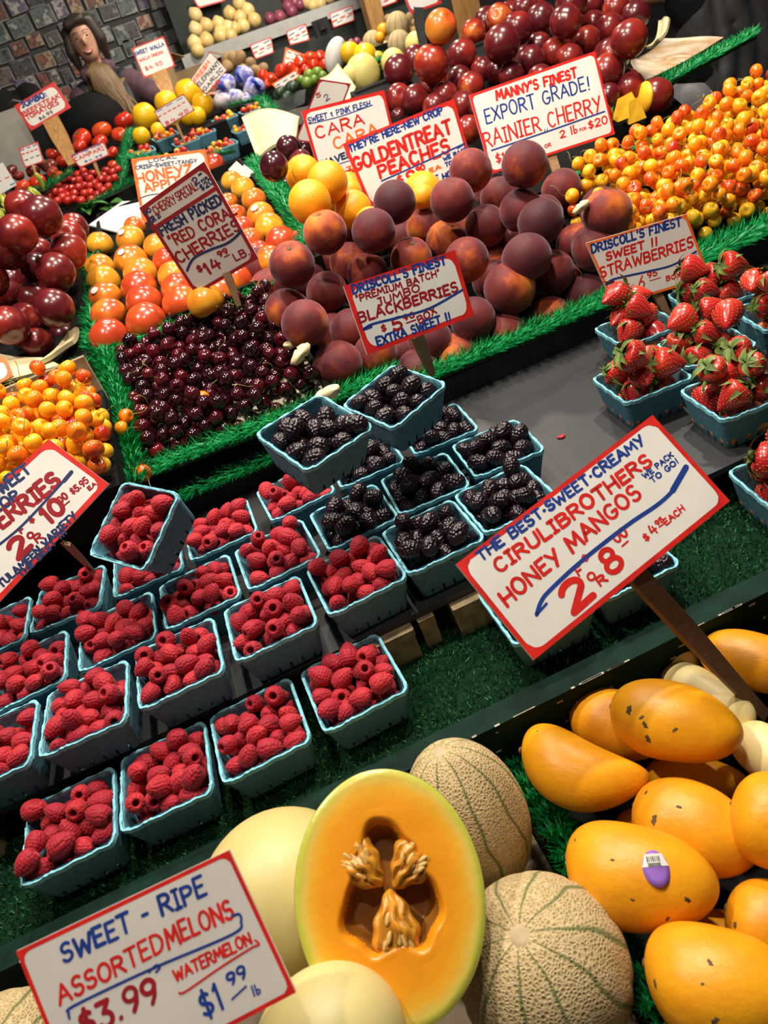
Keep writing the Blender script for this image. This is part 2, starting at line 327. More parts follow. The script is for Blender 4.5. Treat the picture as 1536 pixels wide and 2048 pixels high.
# ------------------------------------------------------------------ lettering
def arc(cx, cy, rx, ry, a0, a1, n=9):
    return [(cx + rx * math.cos(math.radians(a0 + (a1 - a0) * i / n)), cy + ry * math.sin(math.radians(a0 + (a1 - a0) * i / n))) for i in range(n + 1)]
GL = {
 'A': (.70, [[(0, 0), (.34, 1), (.70, 0)], [(.12, .36), (.58, .36)]]),
 'B': (.62, [[(.02, 0), (.02, 1)], [(.02, 1)] + arc(.30, .77, .26, .23, 90, -90) + [(.02, .54)], [(.02, .54)] + arc(.32, .27, .28, .27, 90, -90) + [(.02, 0)]]),
 'C': (.60, [arc(.32, .5, .31, .5, 48, 312, 14)]),
 'D': (.64, [[(.02, 0), (.02, 1)], [(.02, 1)] + arc(.20, .5, .42, .5, 90, -90, 12) + [(.02, 0)]]),
 'E': (.52, [[(.50, 1), (.02, 1), (.02, 0), (.52, 0)], [(.02, .52), (.42, .52)]]),
 'F': (.52, [[(.52, 1), (.02, 1), (.02, 0)], [(.02, .52), (.42, .52)]]),
 'G': (.66, [arc(.34, .5, .33, .5, 50, 330, 14) + [(.66, .42), (.38, .42)]]),
 'H': (.62, [[(.02, 0), (.02, 1)], [(.60, 0), (.60, 1)], [(.02, .5), (.60, .5)]]),
 'I': (.30, [[(.15, 0), (.15, 1)], [(0, 1), (.30, 1)], [(0, 0), (.30, 0)]]),
 'J': (.46, [[(.12, 1), (.46, 1)], [(.36, 1), (.36, .25)] + arc(.19, .22, .17, .22, 0, -150, 6)]),
 'K': (.60, [[(.02, 0), (.02, 1)], [(.58, 1), (.04, .45)], [(.20, .60), (.60, 0)]]),
 'L': (.50, [[(.02, 1), (.02, 0), (.50, 0)]]),
 'M': (.82, [[(0, 0), (.10, 1), (.40, .30), (.72, 1), (.82, 0)]]),
 'N': (.66, [[(.02, 0), (.02, 1), (.64, 0), (.64, 1)]]),
 'O': (.68, [arc(.34, .5, .33, .5, 90, 450, 18)]),
 'P': (.58, [[(.02, 0), (.02, 1)], [(.02, 1)] + arc(.28, .74, .28, .26, 90, -90) + [(.02, .48)]]),
 'R': (.62, [[(.02, 0), (.02, 1)], [(.02, 1)] + arc(.28, .75, .28, .25, 90, -90) + [(.02, .50)], [(.26, .50), (.62, 0)]]),
 'S': (.56, [arc(.29, .74, .25, .26, 40, 250, 10) + arc(.27, .26, .27, .27, 75, -150, 11)]),
 'T': (.62, [[(0, 1), (.62, 1)], [(.31, 1), (.31, 0)]]),
 'U': (.62, [[(.02, 1), (.02, .3)] + arc(.31, .3, .29, .3, 180, 360, 9) + [(.60, 1)]]),
 'V': (.64, [[(0, 1), (.32, 0), (.64, 1)]]),
 'W': (.90, [[(0, 1), (.20, 0), (.45, .75), (.68, 0), (.90, 1)]]),
 'X': (.60, [[(0, 0), (.60, 1)], [(0, 1), (.60, 0)]]),
 'Q': (.68, [arc(.34, .5, .33, .5, 90, 450, 18), [(.4, .25), (.66, -.05)]]),
 'Y': (.60, [[(0, 1), (.30, .5)], [(.60, 1), (.22, 0)]]),
 'Z': (.56, [[(.02, 1), (.54, 1), (.02, 0), (.56, 0)]]),
 '0': (.58, [arc(.29, .5, .28, .5, 90, 450, 16)]),
 '1': (.24, [[(.02, .8), (.16, 1), (.16, 0)]]),
 '2': (.60, [arc(.29, .72, .26, .28, 160, -30, 9) + [(.02, .02), (.60, .02)]]),
 '3': (.56, [[(.04, 1), (.50, 1), (.24, .58)] + arc(.26, .29, .27, .29, 80, -150, 10)]),
 '4': (.60, [[(.24, 1), (.04, .38), (.60, .38)], [(.44, .75), (.44, 0)]]),
 '5': (.56, [[(.52, 1), (.10, 1), (.06, .58)] + arc(.27, .31, .28, .31, 110, -150, 10)]),
 '6': (.56, [[(.46, 1), (.12, .55)] + arc(.28, .28, .26, .28, 160, 520, 14)]),
 '8': (.58, [arc(.29, .76, .22, .24, 90, 450, 14), arc(.29, .27, .28, .27, 90, 450, 14)]),
 '9': (.56, [arc(.28, .72, .26, .28, 0, 360, 14), [(.54, .72), (.46, .3), (.28, 0)]]),
 '$': (.54, [arc(.28, .70, .23, .20, 40, 250, 8) + arc(.26, .30, .25, .20, 75, -150, 9), [(.27, 1.08), (.27, -.08)]]),
 '.': (.16, [[(.07, .02), (.09, .05)]]), ',': (.16, [[(.1, .06), (.04, -.12)]]),
 '-': (.34, [[(.04, .45), (.32, .45)]]), '!': (.22, [[(.12, 1), (.10, .30)], [(.09, .02), (.10, .06)]]),
 "'": (.14, [[(.08, 1.02), (.05, .78)]]), '"': (.26, [[(.06, 1.02), (.04, .80)], [(.20, 1.02), (.18, .80)]]),
 ':': (.16, [[(.08, .62), (.09, .66)], [(.08, .10), (.09, .14)]]), '*': (.22, [[(.08, .42), (.14, .46), (.08, .48)]]),
 '#': (.40, [[(.05, .72), (.40, .76)], [(.05, .52), (.40, .56)]]),
 '&': (.5, [[(.05, .7), (.3, .8), (.3, .5), (.12, .4), (.3, .1)], [(.3, -.05), (.32, 0)]]),
 'l': (.12, [[(.05, 1.2), (.05, 0)]]), 'b': (.40, [[(.03, 1.2), (.03, 0)], arc(.20, .28, .17, .26, 160, 520, 12)]),
 ' ': (.34, []),
}
def ribbon(mb, pts3, d, up, n, t, lift):
    """flat marker stroke through 3-D points lying in the plane (d, up)"""
    for i, p in enumerate(pts3):
        mb.add([p + n * (lift + 4e-7 * i) + t / 2 * (d * math.cos(a) + up * math.sin(a)) for a in [k * math.pi / 4 for k in range(8)]], [tuple(range(8))], False)
        if i:
            q = pts3[i - 1]; v = p - q; L_ = np.linalg.norm(v)
            if L_ < 1e-7: continue
            s = np.cross(n, v / L_) * t / 2; o = n * (lift + 4e-7 * i + 2e-7)
            mb.add([q - s + o, p - s + o, p + s + o, q + s + o], [(0, 1, 2, 3)], False)
def write(mb, text, A, B, h, n, t, lift=.00022, slant=.08):
    """text on the baseline A -> B (3-D points of the board), cap height h"""
    d = unit(B - A); up = np.cross(n, d); L_ = np.linalg.norm(B - A)
    gap = .20; tot = sum(GL[c][0] for c in text) + gap * (len(text) - 1); k = L_ / tot; x = 0
    for c in text:
        wd, st = GL[c]
        j = rng.uniform(-.05, .05); sl = slant + rng.uniform(-.05, .05); s = rng.uniform(.95, 1.07)
        for pl in st:
            ribbon(mb, [A + d * ((x + px_ + sl * py_ * .4) * k) + up * ((py_ * s + j) * h) for px_, py_ in pl], d, up, n, t * rng.uniform(.9, 1.1), lift)
        x += wd + gap
INK = {'r': 'red_paint', 'b': 'blue_paint', 'd': 'darkred_paint', 'o': 'orange_paint', 'n': 'navy_paint', 'k': 'black_paint', 'w': 'white'}
INKN = {'r': 'red_lettering', 'b': 'blue_lettering', 'd': 'dark_red_lettering', 'o': 'orange_lettering', 'n': 'navy_lettering', 'k': 'black_lettering', 'w': 'white_patch'}
def sign(label, corners, depth, n, border, lines=(), strokes=(), sticks=(), bw=.010, rc=1.6, face='white', thick=.004, extra=(), group=None, rules=()):
    """a card in the plane through the middle of `corners` at `depth`, facing n; its lettering on it"""
    n = unit(n); c = np.mean(corners, 0); C0 = at(c[0], c[1], depth)
    P = [onplane(x, y, C0, n) for x, y in corners]         # TL TR BR BL
    root = empty('price_sign', C0, label, 'sign', group)
    off = lambda pts: [p - C0 for p in pts]
    mb = MB(); q = [P[3], P[2], P[1], P[0]]
    mb.hexa(off([p - n * thick for p in q]), off(q)); bo = mb.build('board', M[face], root)
    bw *= .72; rc *= 1.25
    # border: ring between the outer quad and a rounded inner quad
    W_ = np.linalg.norm(P[1] - P[0]); H_ = np.linalg.norm(P[0] - P[3])
    bil = lambda u, v: P[3] * (1 - u) * (1 - v) + P[2] * u * (1 - v) + P[1] * u * v + P[0] * (1 - u) * v
    fu, fv = bw / W_, bw / H_; ru, rv = rc * bw / W_, rc * bw / H_
    inner, outer = [], []
    for (cu, cv, a0) in ((1 - fu - ru, 1 - fv - rv, 0), (fu + ru, 1 - fv - rv, 90), (fu + ru, fv + rv, 180), (1 - fu - ru, fv + rv, 270)):
        for k in range(7):
            a = math.radians(a0 + 15 * k); cs, sn = math.cos(a), math.sin(a); m_ = max(abs(cs), abs(sn)); wob = 1 + rng.uniform(-.04, .04)
            inner.append(bil(cu + ru * cs * wob, cv + rv * sn * wob))
            uu, vv = .5 + math.copysign(.5, cs), .5 + math.copysign(.5, sn)
            if m_ == abs(cs) and abs(sn) < .98 * m_: vv = cv + (vv - cv) * abs(sn) / m_
            elif abs(cs) < .98 * m_: uu = cu + (uu - cu) * abs(cs) / m_
            outer.append(bil(uu, vv))
    if border:
        mb = MB(); K = len(inner)
        mb.add(off([p + n * .0001 for p in outer] + [p + n * .0001 for p in inner]), [(i, (i + 1) % K, K + (i + 1) % K, K + i) for i in range(K)], False)
        mb.build('painted_border', M[INK[border]], root)
    pl = lambda x, y: onplane(x, y, C0, n) - C0
    for ln in lines:
        txt, x0, y0, x1, y1, hpx, ink, tpx = ln[:8]
        A, B = pl(x0, y0), pl(x1, y1); d = unit(B - A); up = np.cross(n, d)
        a0 = proj(C0 + A); a1 = proj(C0 + A + up * .005); k = math.hypot(a1[0] - a0[0], a1[1] - a0[1]) / .005
        mb = MB(); write(mb, txt, A, B, .80 * hpx / k, n, .9 * tpx * a0[2] / F_PX); mb.build(INKN[ink], M[INK[ink]], root)
    for ink, tpx, pts in strokes:
        Q = [pl(*p) for p in pts]; R_ = []
        for i in range(len(Q) - 1):                          # Catmull-Rom
            a, b_, c_, e_ = Q[max(i - 1, 0)], Q[i], Q[i + 1], Q[min(i + 2, len(Q) - 1)]
            for t in np.linspace(0, 1, 7)[:-1]:
                R_.append(.5 * (2 * b_ + (c_ - a) * t + (2 * a - 5 * b_ + 4 * c_ - e_) * t * t + (3 * b_ - a - 3 * c_ + e_) * t ** 3))
        R_.append(Q[-1]); d = unit(Q[-1] - Q[0])
        mb = MB(); ribbon(mb, R_, d, np.cross(n, d), n, tpx * depth / F_PX, .00028); mb.build(INKN[ink].replace('lettering', 'stroke'), M[INK[ink]], root)
    for (a, b_, wd, mt) in sticks:                            # 3-D end points
        a, b_ = np.asarray(a), np.asarray(b_); mb = MB(); a = a - n * ((a - C0) @ n + thick + wd * .24 + .001)
        z = unit(b_ - a); Rb = basis(z, np.cross(z, n)); x_, y_ = Rb[:, 0] * wd / 2, Rb[:, 1] * wd * .22
        qq = lambda p, s: [p - x_ * s - y_ * s - C0, p + x_ * s - y_ * s - C0, p + x_ * s + y_ * s - C0, p - x_ * s + y_ * s - C0]
        pts = [a, a * .6 + b_ * .4, b_]
        mb.hexa(qq(pts[0], 1), qq(pts[1], 1)); mb.hexa(qq(pts[1], 1), qq(pts[2], .62)); mb.build('stick', M[mt], root)
    return root, C0, n

# ------------------------------------------------------------------ prototypes of produce
def bumpy(fn, nu, nv, centers, rb, amp):
    """surface of revolution-like blob with drupelets around `centers`"""
    cs = np.array(centers)
    def g(t, p):
        v = np.array(fn(t, p)); d = np.sqrt(((cs - v) ** 2).sum(1)).min()
        nn = unit(v + 1e-9)
        return v + nn * amp * math.sqrt(max(0., 1 - (d / rb) ** 2))
    return g
def rasp_mesh(seed):
    r_ = random.Random(seed); R = .0112 * r_.uniform(.95, 1.05); Lh = .0132 * r_.uniform(.95, 1.2)
    def body(t, p):                       # open hollow at the +z end
        if t < .75:                       # inside the hollow
            s = t / .75; return (R * .40 * s * math.cos(p), R * .40 * s * math.sin(p), Lh * (.10 + .72 * s ** 2.2))
        u = (t - .75) / (math.pi - .75)
        rr = R * (math.sin(math.pi * min(1, (.16 + .84 * u))) ** .62) * (1 - .10 * u)
        if u < .1: rr = R * (.40 + (.70 - .40) * (u / .1) ** .7)
        rr = min(rr, R) if u >= .1 else rr
        z = Lh * (.90 - 1.9 * u) if u > .02 else Lh * .86
        return (rr * math.cos(p), rr * math.sin(p), z)
    cen = []
    for k in range(9):
        u = .09 + k * .113; t = .75 + u * (math.pi - .75); ring = np.hypot(*body(t, 0)[:2]); n_ = max(1, int(round(2 * math.pi * ring / .0036)))
        for j in range(n_): cen.append(body(t, 2 * math.pi * (j + .5 * (k % 2)) / n_ + r_.uniform(-.1, .1)))
    cen.append(body(math.pi, 0))
    mb = MB(); g = bumpy(body, 70, 50, cen, .0021, .0012)
    mb.blob(70, 50, lambda t, p: g(t, p) if t > .62 else body(t, p))
    hollow = [i for i, f in enumerate(mb.f) if max(math.pi * ((v - 1) // 70 + 1) / 50 if v else 0 for v in f) < .62]
    for i in hollow: mb.m[i] = 1
    return mb.mesh('raspberry_body', [M['raspberry'], M['raspberry_in']])
def black_mesh(seed):
    r_ = random.Random(seed); R = .0108 * r_.uniform(.95, 1.06); Lh = .0138 * r_.uniform(.92, 1.1)
    fn = lambda t, p: (R * math.sin(t) ** .85 * math.cos(p), R * math.sin(t) ** .85 * math.sin(p), Lh * math.cos(t))
    cen = []
    for k in range(10):
        t = .18 + k * .315; ring = np.hypot(*fn(min(t, 3.1), 0)[:2]); n_ = max(1, int(round(2 * math.pi * ring / .0045)))
        for j in range(n_): cen.append(fn(min(t, 3.1), 2 * math.pi * (j + .5 * (k % 2)) / n_ + r_.uniform(-.12, .12)))
    mb = MB(); mb.blob(66, 48, bumpy(fn, 66, 48, cen, .0026, .0021)); return mb.mesh('blackberry_body', M['blackberry'])
def straw_mesh(seed):
    r_ = random.Random(seed); R = .0205 * r_.uniform(.92, 1.08); Lh = .045 * r_.uniform(.9, 1.1)
    def fn(t, p):
        u = t / math.pi; rr = R * (math.sin(math.pi * u ** .62)) ** .75 * (1 - .18 * u) * (1 + .05 * math.cos(2 * p + seed)); return (rr * math.cos(p), rr * math.sin(p), Lh * (.42 - u) - .004 * math.exp(-(t / .4) ** 2))
    seeds = []
    for k in range(11):
        t = .55 + k * .225; rr = np.hypot(*fn(t, 0)[:2]); n_ = max(3, int(2 * math.pi * rr / .0066))
        for j in range(n_): seeds.append((t, 2 * math.pi * (j + .5 * (k % 2)) / n_))
    pts = np.array([fn(*s) for s in seeds])
    def g(t, p):
        v = np.array(fn(t, p)); d = np.sqrt(((pts - v) ** 2).sum(1)).min(); return v - unit(v - np.array([0, 0, v[2]]) + 1e-9) * .0008 * math.exp(-(d / .0014) ** 2)
    mb = MB(); mb.blob(40, 32, g)
    for (t, p), c in zip(seeds, pts):
        a = np.array(fn(t + .05, p)) - np.array(fn(t - .05, p)); o = unit(np.array([c[0], c[1], 0]) + 1e-9); Rb = basis(unit(a), o)
        mb.blob(5, 4, lambda tt, pp: (.0004 * math.sin(tt) * math.cos(pp), .0005 * math.sin(tt) * math.sin(pp), .0009 * math.cos(tt)), 1, lambda v, Rb=Rb, c=c, o=o: Rb @ v + c - o * .0002)
    me = mb.mesh('strawberry_body', [M['strawberry'], M['seed']])
    ml = MB(); z0 = fn(0, 0)[2]
    for k in range(9):
        a = 2 * math.pi * k / 9 + r_.uniform(-.2, .2); Ln = r_.uniform(.018, .029); wd = .0050; lift = r_.uniform(-.2, .9)
        vs = []
        for i in range(5):
            s = i / 4; rad = .001 + Ln * s; zz = z0 + .002 + Ln * (lift * s - .9 * s * s); wv = wd * math.sin(math.pi * min(.97, s * .8 + .2)) * (1 if i < 4 else .1)
            for sg in (-1, 0, 1): vs.append((rad * math.cos(a) - sg * wv * math.sin(a), rad * math.sin(a) + sg * wv * math.cos(a), zz + (0 if sg else -.0009)))
        ml.add(vs, [(i * 3 + j, i * 3 + j + 1, i * 3 + j + 4, i * 3 + j + 3) for i in range(4) for j in (0, 1)])
    ml.tube([(0, 0, z0), (.001, 0, z0 + .006), (.004, .002, z0 + .011)], .0011, 6)
    return me, ml.mesh('strawberry_leaves', M['calyx']), Lh
RASP = [rasp_mesh(i) for i in range(4)]
BLACK = [black_mesh(i) for i in range(3)]
STRAW = [straw_mesh(i) for i in range(3)]
def cherry_mesh(mat, R=.0145):
    mb = MB(); mb.blob(24, 16, lambda t, p: (R * 1.04 * math.sin(t) * math.cos(p) * (1 - .03 * math.exp(-((p - 3.1) / .3) ** 2)), R * math.sin(t) * math.sin(p), R * .94 * math.cos(t) - R * .30 * math.exp(-(t / .38) ** 2))); return mb.mesh('cherry_body', M[mat])
def stem_mesh(k, Ln=.036):
    r_ = random.Random(k); b_ = r_.uniform(.004, .016); mb = MB()
    mb.tube([(b_ * (i / 6) ** 2, .3 * b_ * math.sin(i), .0095 + Ln * i / 6) for i in range(7)], [.0009] + [.0006] * 5 + [.0013], 6); return mb.mesh('cherry_stem_curve', M['cherry_stem'])
CH_DARK = cherry_mesh('cherry_dark'); CH_GOLD = cherry_mesh('cherry_gold'); STEMS = [stem_mesh(k) for k in range(4)]
def stone_fruit(mat, R=1.0, cleft=.05, dip=.16, zs=.97, tip=.0, nu=40, nv=28):
    def fn(t, p):
        dp = abs((p + math.pi) % (2 * math.pi) - math.pi)
        r = 1 - cleft * math.exp(-(dp / .20) ** 2) * math.sin(t) ** .7
        z = zs * math.cos(t) - dip * math.exp(-(t / .30) ** 2) - tip * math.exp(-((math.pi - t) / .25) ** 2) * -1
        return (R * r * math.sin(t) * math.cos(p), R * r * math.sin(t) * math.sin(p), R * z)
    mb = MB(); mb.blob(nu, nv, fn)
    return mb.mesh(mat + '_body', M[mat])
PEACH = stone_fruit('peach', .044); NECT = stone_fruit('nectarine', .0425, .045, .15, .98, -.03); NECT_G = stone_fruit('nectarine_gold', .0425, .045, .15, .98, -.03)
PLUM = stone_fruit('plum', .034, .03, .12); ORANGE = stone_fruit('orange', .043, 0, .03, .99)
def apple_mesh():
    R = .042
    def fn(t, p):
        s = math.sin(t); rr = R * s * (1 + .10 * math.cos(t)) * (1 + .02 * math.cos(5 * p) * (1 if t > 1.6 else .4))
        return (rr * math.cos(p), rr * math.sin(p), R * (.88 * math.cos(t) - .30 * math.exp(-(t / .34) ** 2) + .05 * math.exp(-((math.pi - t) / .25) ** 2)))
    mb = MB(); mb.blob(40, 28, fn); return mb.mesh('apple_body', M['apple'])
APPLE = apple_mesh()
mb = MB(); mb.tube([(0, 0, .024), (.001, 0, .032), (.003, .001, .040)], [.0014, .0012, .0018], 7); APPLE_STEM = mb.mesh('apple_stem_curve', M['stem_scar'])
mb = MB(); mb.blob(12, 6, lambda t, p: (.005 * math.sin(t) * math.cos(p), .005 * math.sin(t) * math.sin(p), .0012 * math.cos(t))); SCAR = mb.mesh('stem_scar_disc', M['stem_scar'])
def round_mesh(name, mat, R, sx=1, sy=1, sz=1, dip=.1, lob=0, nl=5, nu=24, nv=16):
    mb = MB(); mb.blob(nu, nv, lambda t, p: (R * sx * math.sin(t) * math.cos(p) * (1 + lob * math.cos(nl * p) * math.sin(t)), R * sy * math.sin(t) * math.sin(p) * (1 + lob * math.cos(nl * p) * math.sin(t)), R * (sz * math.cos(t) - dip * math.exp(-(t / .35) ** 2)))); return mb.mesh(name, M[mat])

# fruit heaps laid out on a fitted slope: (pixel centre, pixel radius) gives each one's place on it
def heap_points(lst, dia, step=.75, quant=True, plane=None, fill=0, tol=.05, fill_poly=None, seed=1, deep=.78):
    A = np.array([ORG + ray(x, y) * (F_PX * dia / 2 / r) for x, y, r in lst])
    if plane is None:
        c = np.linalg.lstsq(np.c_[np.ones(len(A)), A[:, :2]], A[:, 2], rcond=None)[0]; n_ = unit([-c[1], -c[2], 1]); p0 = np.array([0, 0, c[0]])
    else: p0, n_ = np.asarray(plane[0], float), unit(plane[1])
    out = []
    for (x, y, r), a in zip(lst, A):
        res = (a - p0) @ n_; off_ = max(-2, min(1, round(res / (dia * step)))) * dia * step if quant else 0
        rr = ray(x, y); t = ((p0 + n_ * off_ - ORG) @ n_) / (rr @ n_); d0 = F_PX * dia / 2 / r
        t = max((1 - tol) * t, min((1 + tol) * t, d0)) if t > 0 else d0
        out.append([ORG + rr * t, r * t / F_PX, rr, t])
    r_ = random.Random(seed); got = 0
    for _ in range(fill * 60):                               # fruit deeper in the heap, showing through the gaps
        if got >= fill: break
        i, j = r_.randrange(len(lst)), r_.randrange(len(lst)); u = r_.random()
        if math.hypot(lst[i][0] - lst[j][0], lst[i][1] - lst[j][1]) > 3.4 * (lst[i][2] + lst[j][2]) / 2: continue
        x, y = lst[i][0] * u + lst[j][0] * (1 - u) + r_.uniform(-9, 9), lst[i][1] * u + lst[j][1] * (1 - u) + r_.uniform(-9, 9)
        rr = ray(x, y); t = ((p0 - n_ * dia * deep * r_.uniform(.8, 1.35) - ORG) @ n_) / (rr @ n_); p = ORG + rr * t; rad = dia / 2 * r_.uniform(.93, 1.03)
        if t > 0 and all(np.linalg.norm(p - o[0]) > .93 * (rad + o[1]) for o in out): out.append([p, rad, rr, t]); got += 1
    for _ in range(60):                                     # push apart along each one's own line of sight
        mv = 0
        for i in range(len(out)):
            for j in range(i):
                a, b_ = out[i], out[j]; d = np.linalg.norm(a[0] - b_[0]); s = (a[1] + b_[1]) * .97
                if d < s:
                    e = (s - d) * .25; lo, hi = (a, b_) if a[3] < b_[3] else (b_, a)
                    lo[3] -= e; hi[3] += e; mv = 1
                    for o in (lo, hi):
                        k = o[3] / depth_of(o[0]); o[0] = ORG + o[2] * o[3]; o[1] *= k
        if not mv: break
    return out
def row_labels(pts, word, where, rowgap):
    """row by row from the front, left to right"""
    idx = sorted(range(len(pts)), key=lambda i: pts[i][0][1]); rows = []; 
    for i in idx:
        if rows and pts[i][0][1] - pts[rows[-1][0]][0][1] < rowgap: rows[-1].append(i)
        else: rows.append([i])
    lab = {}
    for ri, r in enumerate(rows):
        r.sort(key=lambda i: pts[i][0][0])
        for ci, i in enumerate(r):
            rn = 'front row' if ri == 0 else ('back row' if ri == len(rows) - 1 else ORD[ri] + ' row')
            lab[i] = f"{word}, {ORD[ci]} from left in {rn} of {where}"
    return lab

def drop(region, floor, r, n, cand=24, seed=0, avoid=(), limit=None):
    """let n spheres of radius r fall onto floor(x, y) inside region() samples; lowest of `cand` places each time"""
    r_ = random.Random(seed); grid = {}; pts = []; g = 2 * r
    for p in avoid:
        pass
    def rest(x, y):
        z = floor(x, y) + r; ix, iy = int(math.floor(x / g)), int(math.floor(y / g))
        for a in range(ix - 1, ix + 2):
            for b_ in range(iy - 1, iy + 2):
                for q in grid.get((a, b_), ()):
                    d2 = (q[0] - x) ** 2 + (q[1] - y) ** 2
                    if d2 < 4 * r * r: z = max(z, q[2] + math.sqrt(4 * r * r - d2) * .97)
        return z
    for k in range(n):
        best = None
        for c in range(cand):
            x, y = region(r_); 
            if any((x - q[0]) ** 2 + (y - q[1]) ** 2 < q[2] ** 2 for q in avoid): continue
            z = rest(x, y)
            if best is None or z - floor(x, y) < best[3]: best = (x, y, z, z - floor(x, y))
        if best is None or (limit and best[3] > limit): continue
        pts.append(best[:3]); grid.setdefault((int(math.floor(best[0] / g)), int(math.floor(best[1] / g))), []).append(best[:3])
    return pts

# plastic grass edging, turf
def grass_strip(path, wid, ln, per_m, label, seed=1, core=.010, lean=(0, 0, 0), up=(0, 0, 1)):
    r_ = random.Random(seed); path = [np.asarray(p, float) for p in path]; mb = MB()
    mid = sum(path) / len(path); up = unit(up)
    for a, b_ in zip(path[:-1], path[1:]):
        t = unit(b_ - a); s = unit(np.cross(t, up)); L_ = np.linalg.norm(b_ - a)
        q = lambda p, h: [p - s * wid * .6 + up * h - mid, p + s * wid * .6 + up * h - mid]
        mb.hexa(q(a, -core) + q(b_, -core)[::-1], q(a, core * .3) + q(b_, core * .3)[::-1], 1)
        for _ in range(int(per_m * L_)):
            u = r_.random(); w_ = r_.uniform(-1, 1); tuft = math.sin(u * L_ * 260 + w_ * 2) * .5
            p = a + (b_ - a) * u + s * w_ * wid * .8 - mid
            d = unit(up * r_.uniform(.35, 1.0) + s * (w_ * 1.1 + r_.uniform(-.5, .5)) + t * (r_.uniform(-.7, .7) + tuft) + np.asarray(lean))
            l2 = ln * r_.uniform(.6, 1.15); sd = unit(np.cross(d, t + .3 * s * r_.uniform(-1, 1) + 1e-3)) * .0015
            e = unit(d + t * r_.uniform(-.5, .5) - up * .25)
            mb.add([p - sd, p + sd, p + d * l2 * .55 + sd, p + d * l2 * .55 - sd, p + d * l2 * .55 + e * l2 * .45], [(0, 1, 2, 3), (3, 2, 4)], False)
    o = mb.build('plastic_grass_strip', [M['fur'], M['fur_core']]); o.location = [float(c) for c in mid]
    return tag(o, label, 'grass edging')
def turf(name, x0, x1, y0, y1, z, n, label):
    r_ = random.Random(5); mb = MB()
    for _ in range(n):
        x, y = r_.uniform(x0, x1), r_.uniform(y0, y1); a = r_.uniform(0, 6.28); h = r_.uniform(.003, .007); w_ = .0011
        dx, dy = math.cos(a), math.sin(a); lx, ly = r_.uniform(-.004, .004), r_.uniform(-.004, .004)
        mb.add([(x - dx * w_, y - dy * w_, z), (x + dx * w_, y + dy * w_, z), (x + lx, y + ly, z + h)], [(0, 1, 2)], False)
    o = mb.build(name, M['turf']); return tag(o, label, 'artificial turf', kind='stuff')

# berry baskets
def basket_meshes(S=.113, H=.057):
    n_side = 28
    def ring(half, rc):
        pts = []
        for k in range(4):
            a0 = k * math.pi / 2
            ca, sa = math.cos(a0), math.sin(a0)
            for i in range(n_side):
                v = -1 + 2 * i / n_side; x, y = half, v * half
                m_ = half - rc
                if abs(y) > m_:
                    ang = (abs(y) - m_) / rc * math.pi / 4; cx = m_
                    x = cx + rc * math.cos(ang); y = math.copysign(m_ + rc * math.sin(ang), y)
                pts.append((x * ca - y * sa, x * sa + y * ca))
        return pts
    zs = [(-H, .77, .006), (-H + .004, .80, .008), (-H + .013, .835, .009), (-H * .45, .90, .010), (-.006, .975, .011), (0, .985, .011)]
    r_ = random.Random(3); vs = []; K = 4 * n_side
    for (z, s, rc) in zs: vs += [(x, y, z) for x, y in ring(S / 2 * s, rc)]
    fs = []
    for i in range(len(zs) - 1):
        for j in range(K):
            slot = i in (0, 1) and (j % n_side) in (4, 9, 14, 19, 24)
            if not slot: fs.append((i * K + j, i * K + (j + 1) % K, (i + 1) * K + (j + 1) % K, (i + 1) * K + j))
    mb = MB(); mb.add(vs, fs, True); 
    ins = [(x * .955, y * .955, z + .002) for x, y, z in vs]
    mb.add(ins, [f[::-1] for f in fs], True)
    vs2 = [(x, y, -H + .001) for x, y in ring(S / 2 * .775, .006)]; mb.add(vs2, [tuple(range(K))[::-1]], False)
    mb.add([(x, y, -H) for x, y in ring(S / 2 * .77, .006)], [tuple(range(K))[::-1]], False)
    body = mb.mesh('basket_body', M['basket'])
    mr = MB(); out = ring(S / 2, .012); inn = ring(S / 2 * .93, .010); V = []
    for j in range(K):
        jz = .0010 * math.sin(j * .9) + r_.uniform(-.0007, .0007); jx = 1 + r_.uniform(-.004, .004)
        for (p, z) in ((inn[j], -.005), (inn[j], .0005), (out[j], .0012), (out[j], -.0045)): V.append((p[0] * jx, p[1] * jx, z + jz))
    mr.add(V, [(j * 4 + k, ((j + 1) % K) * 4 + k, ((j + 1) % K) * 4 + (k + 1) % 4, j * 4 + (k + 1) % 4) for j in range(K) for k in range(4)], False)
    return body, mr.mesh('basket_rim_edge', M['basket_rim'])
BB, BR = basket_meshes()
bed = MB()                                                 # berries under the visible layer, one stuff object per fruit
beds = {'raspberry': MB(), 'blackberry': MB(), 'strawberry': MB()}
n_rasp = [0]
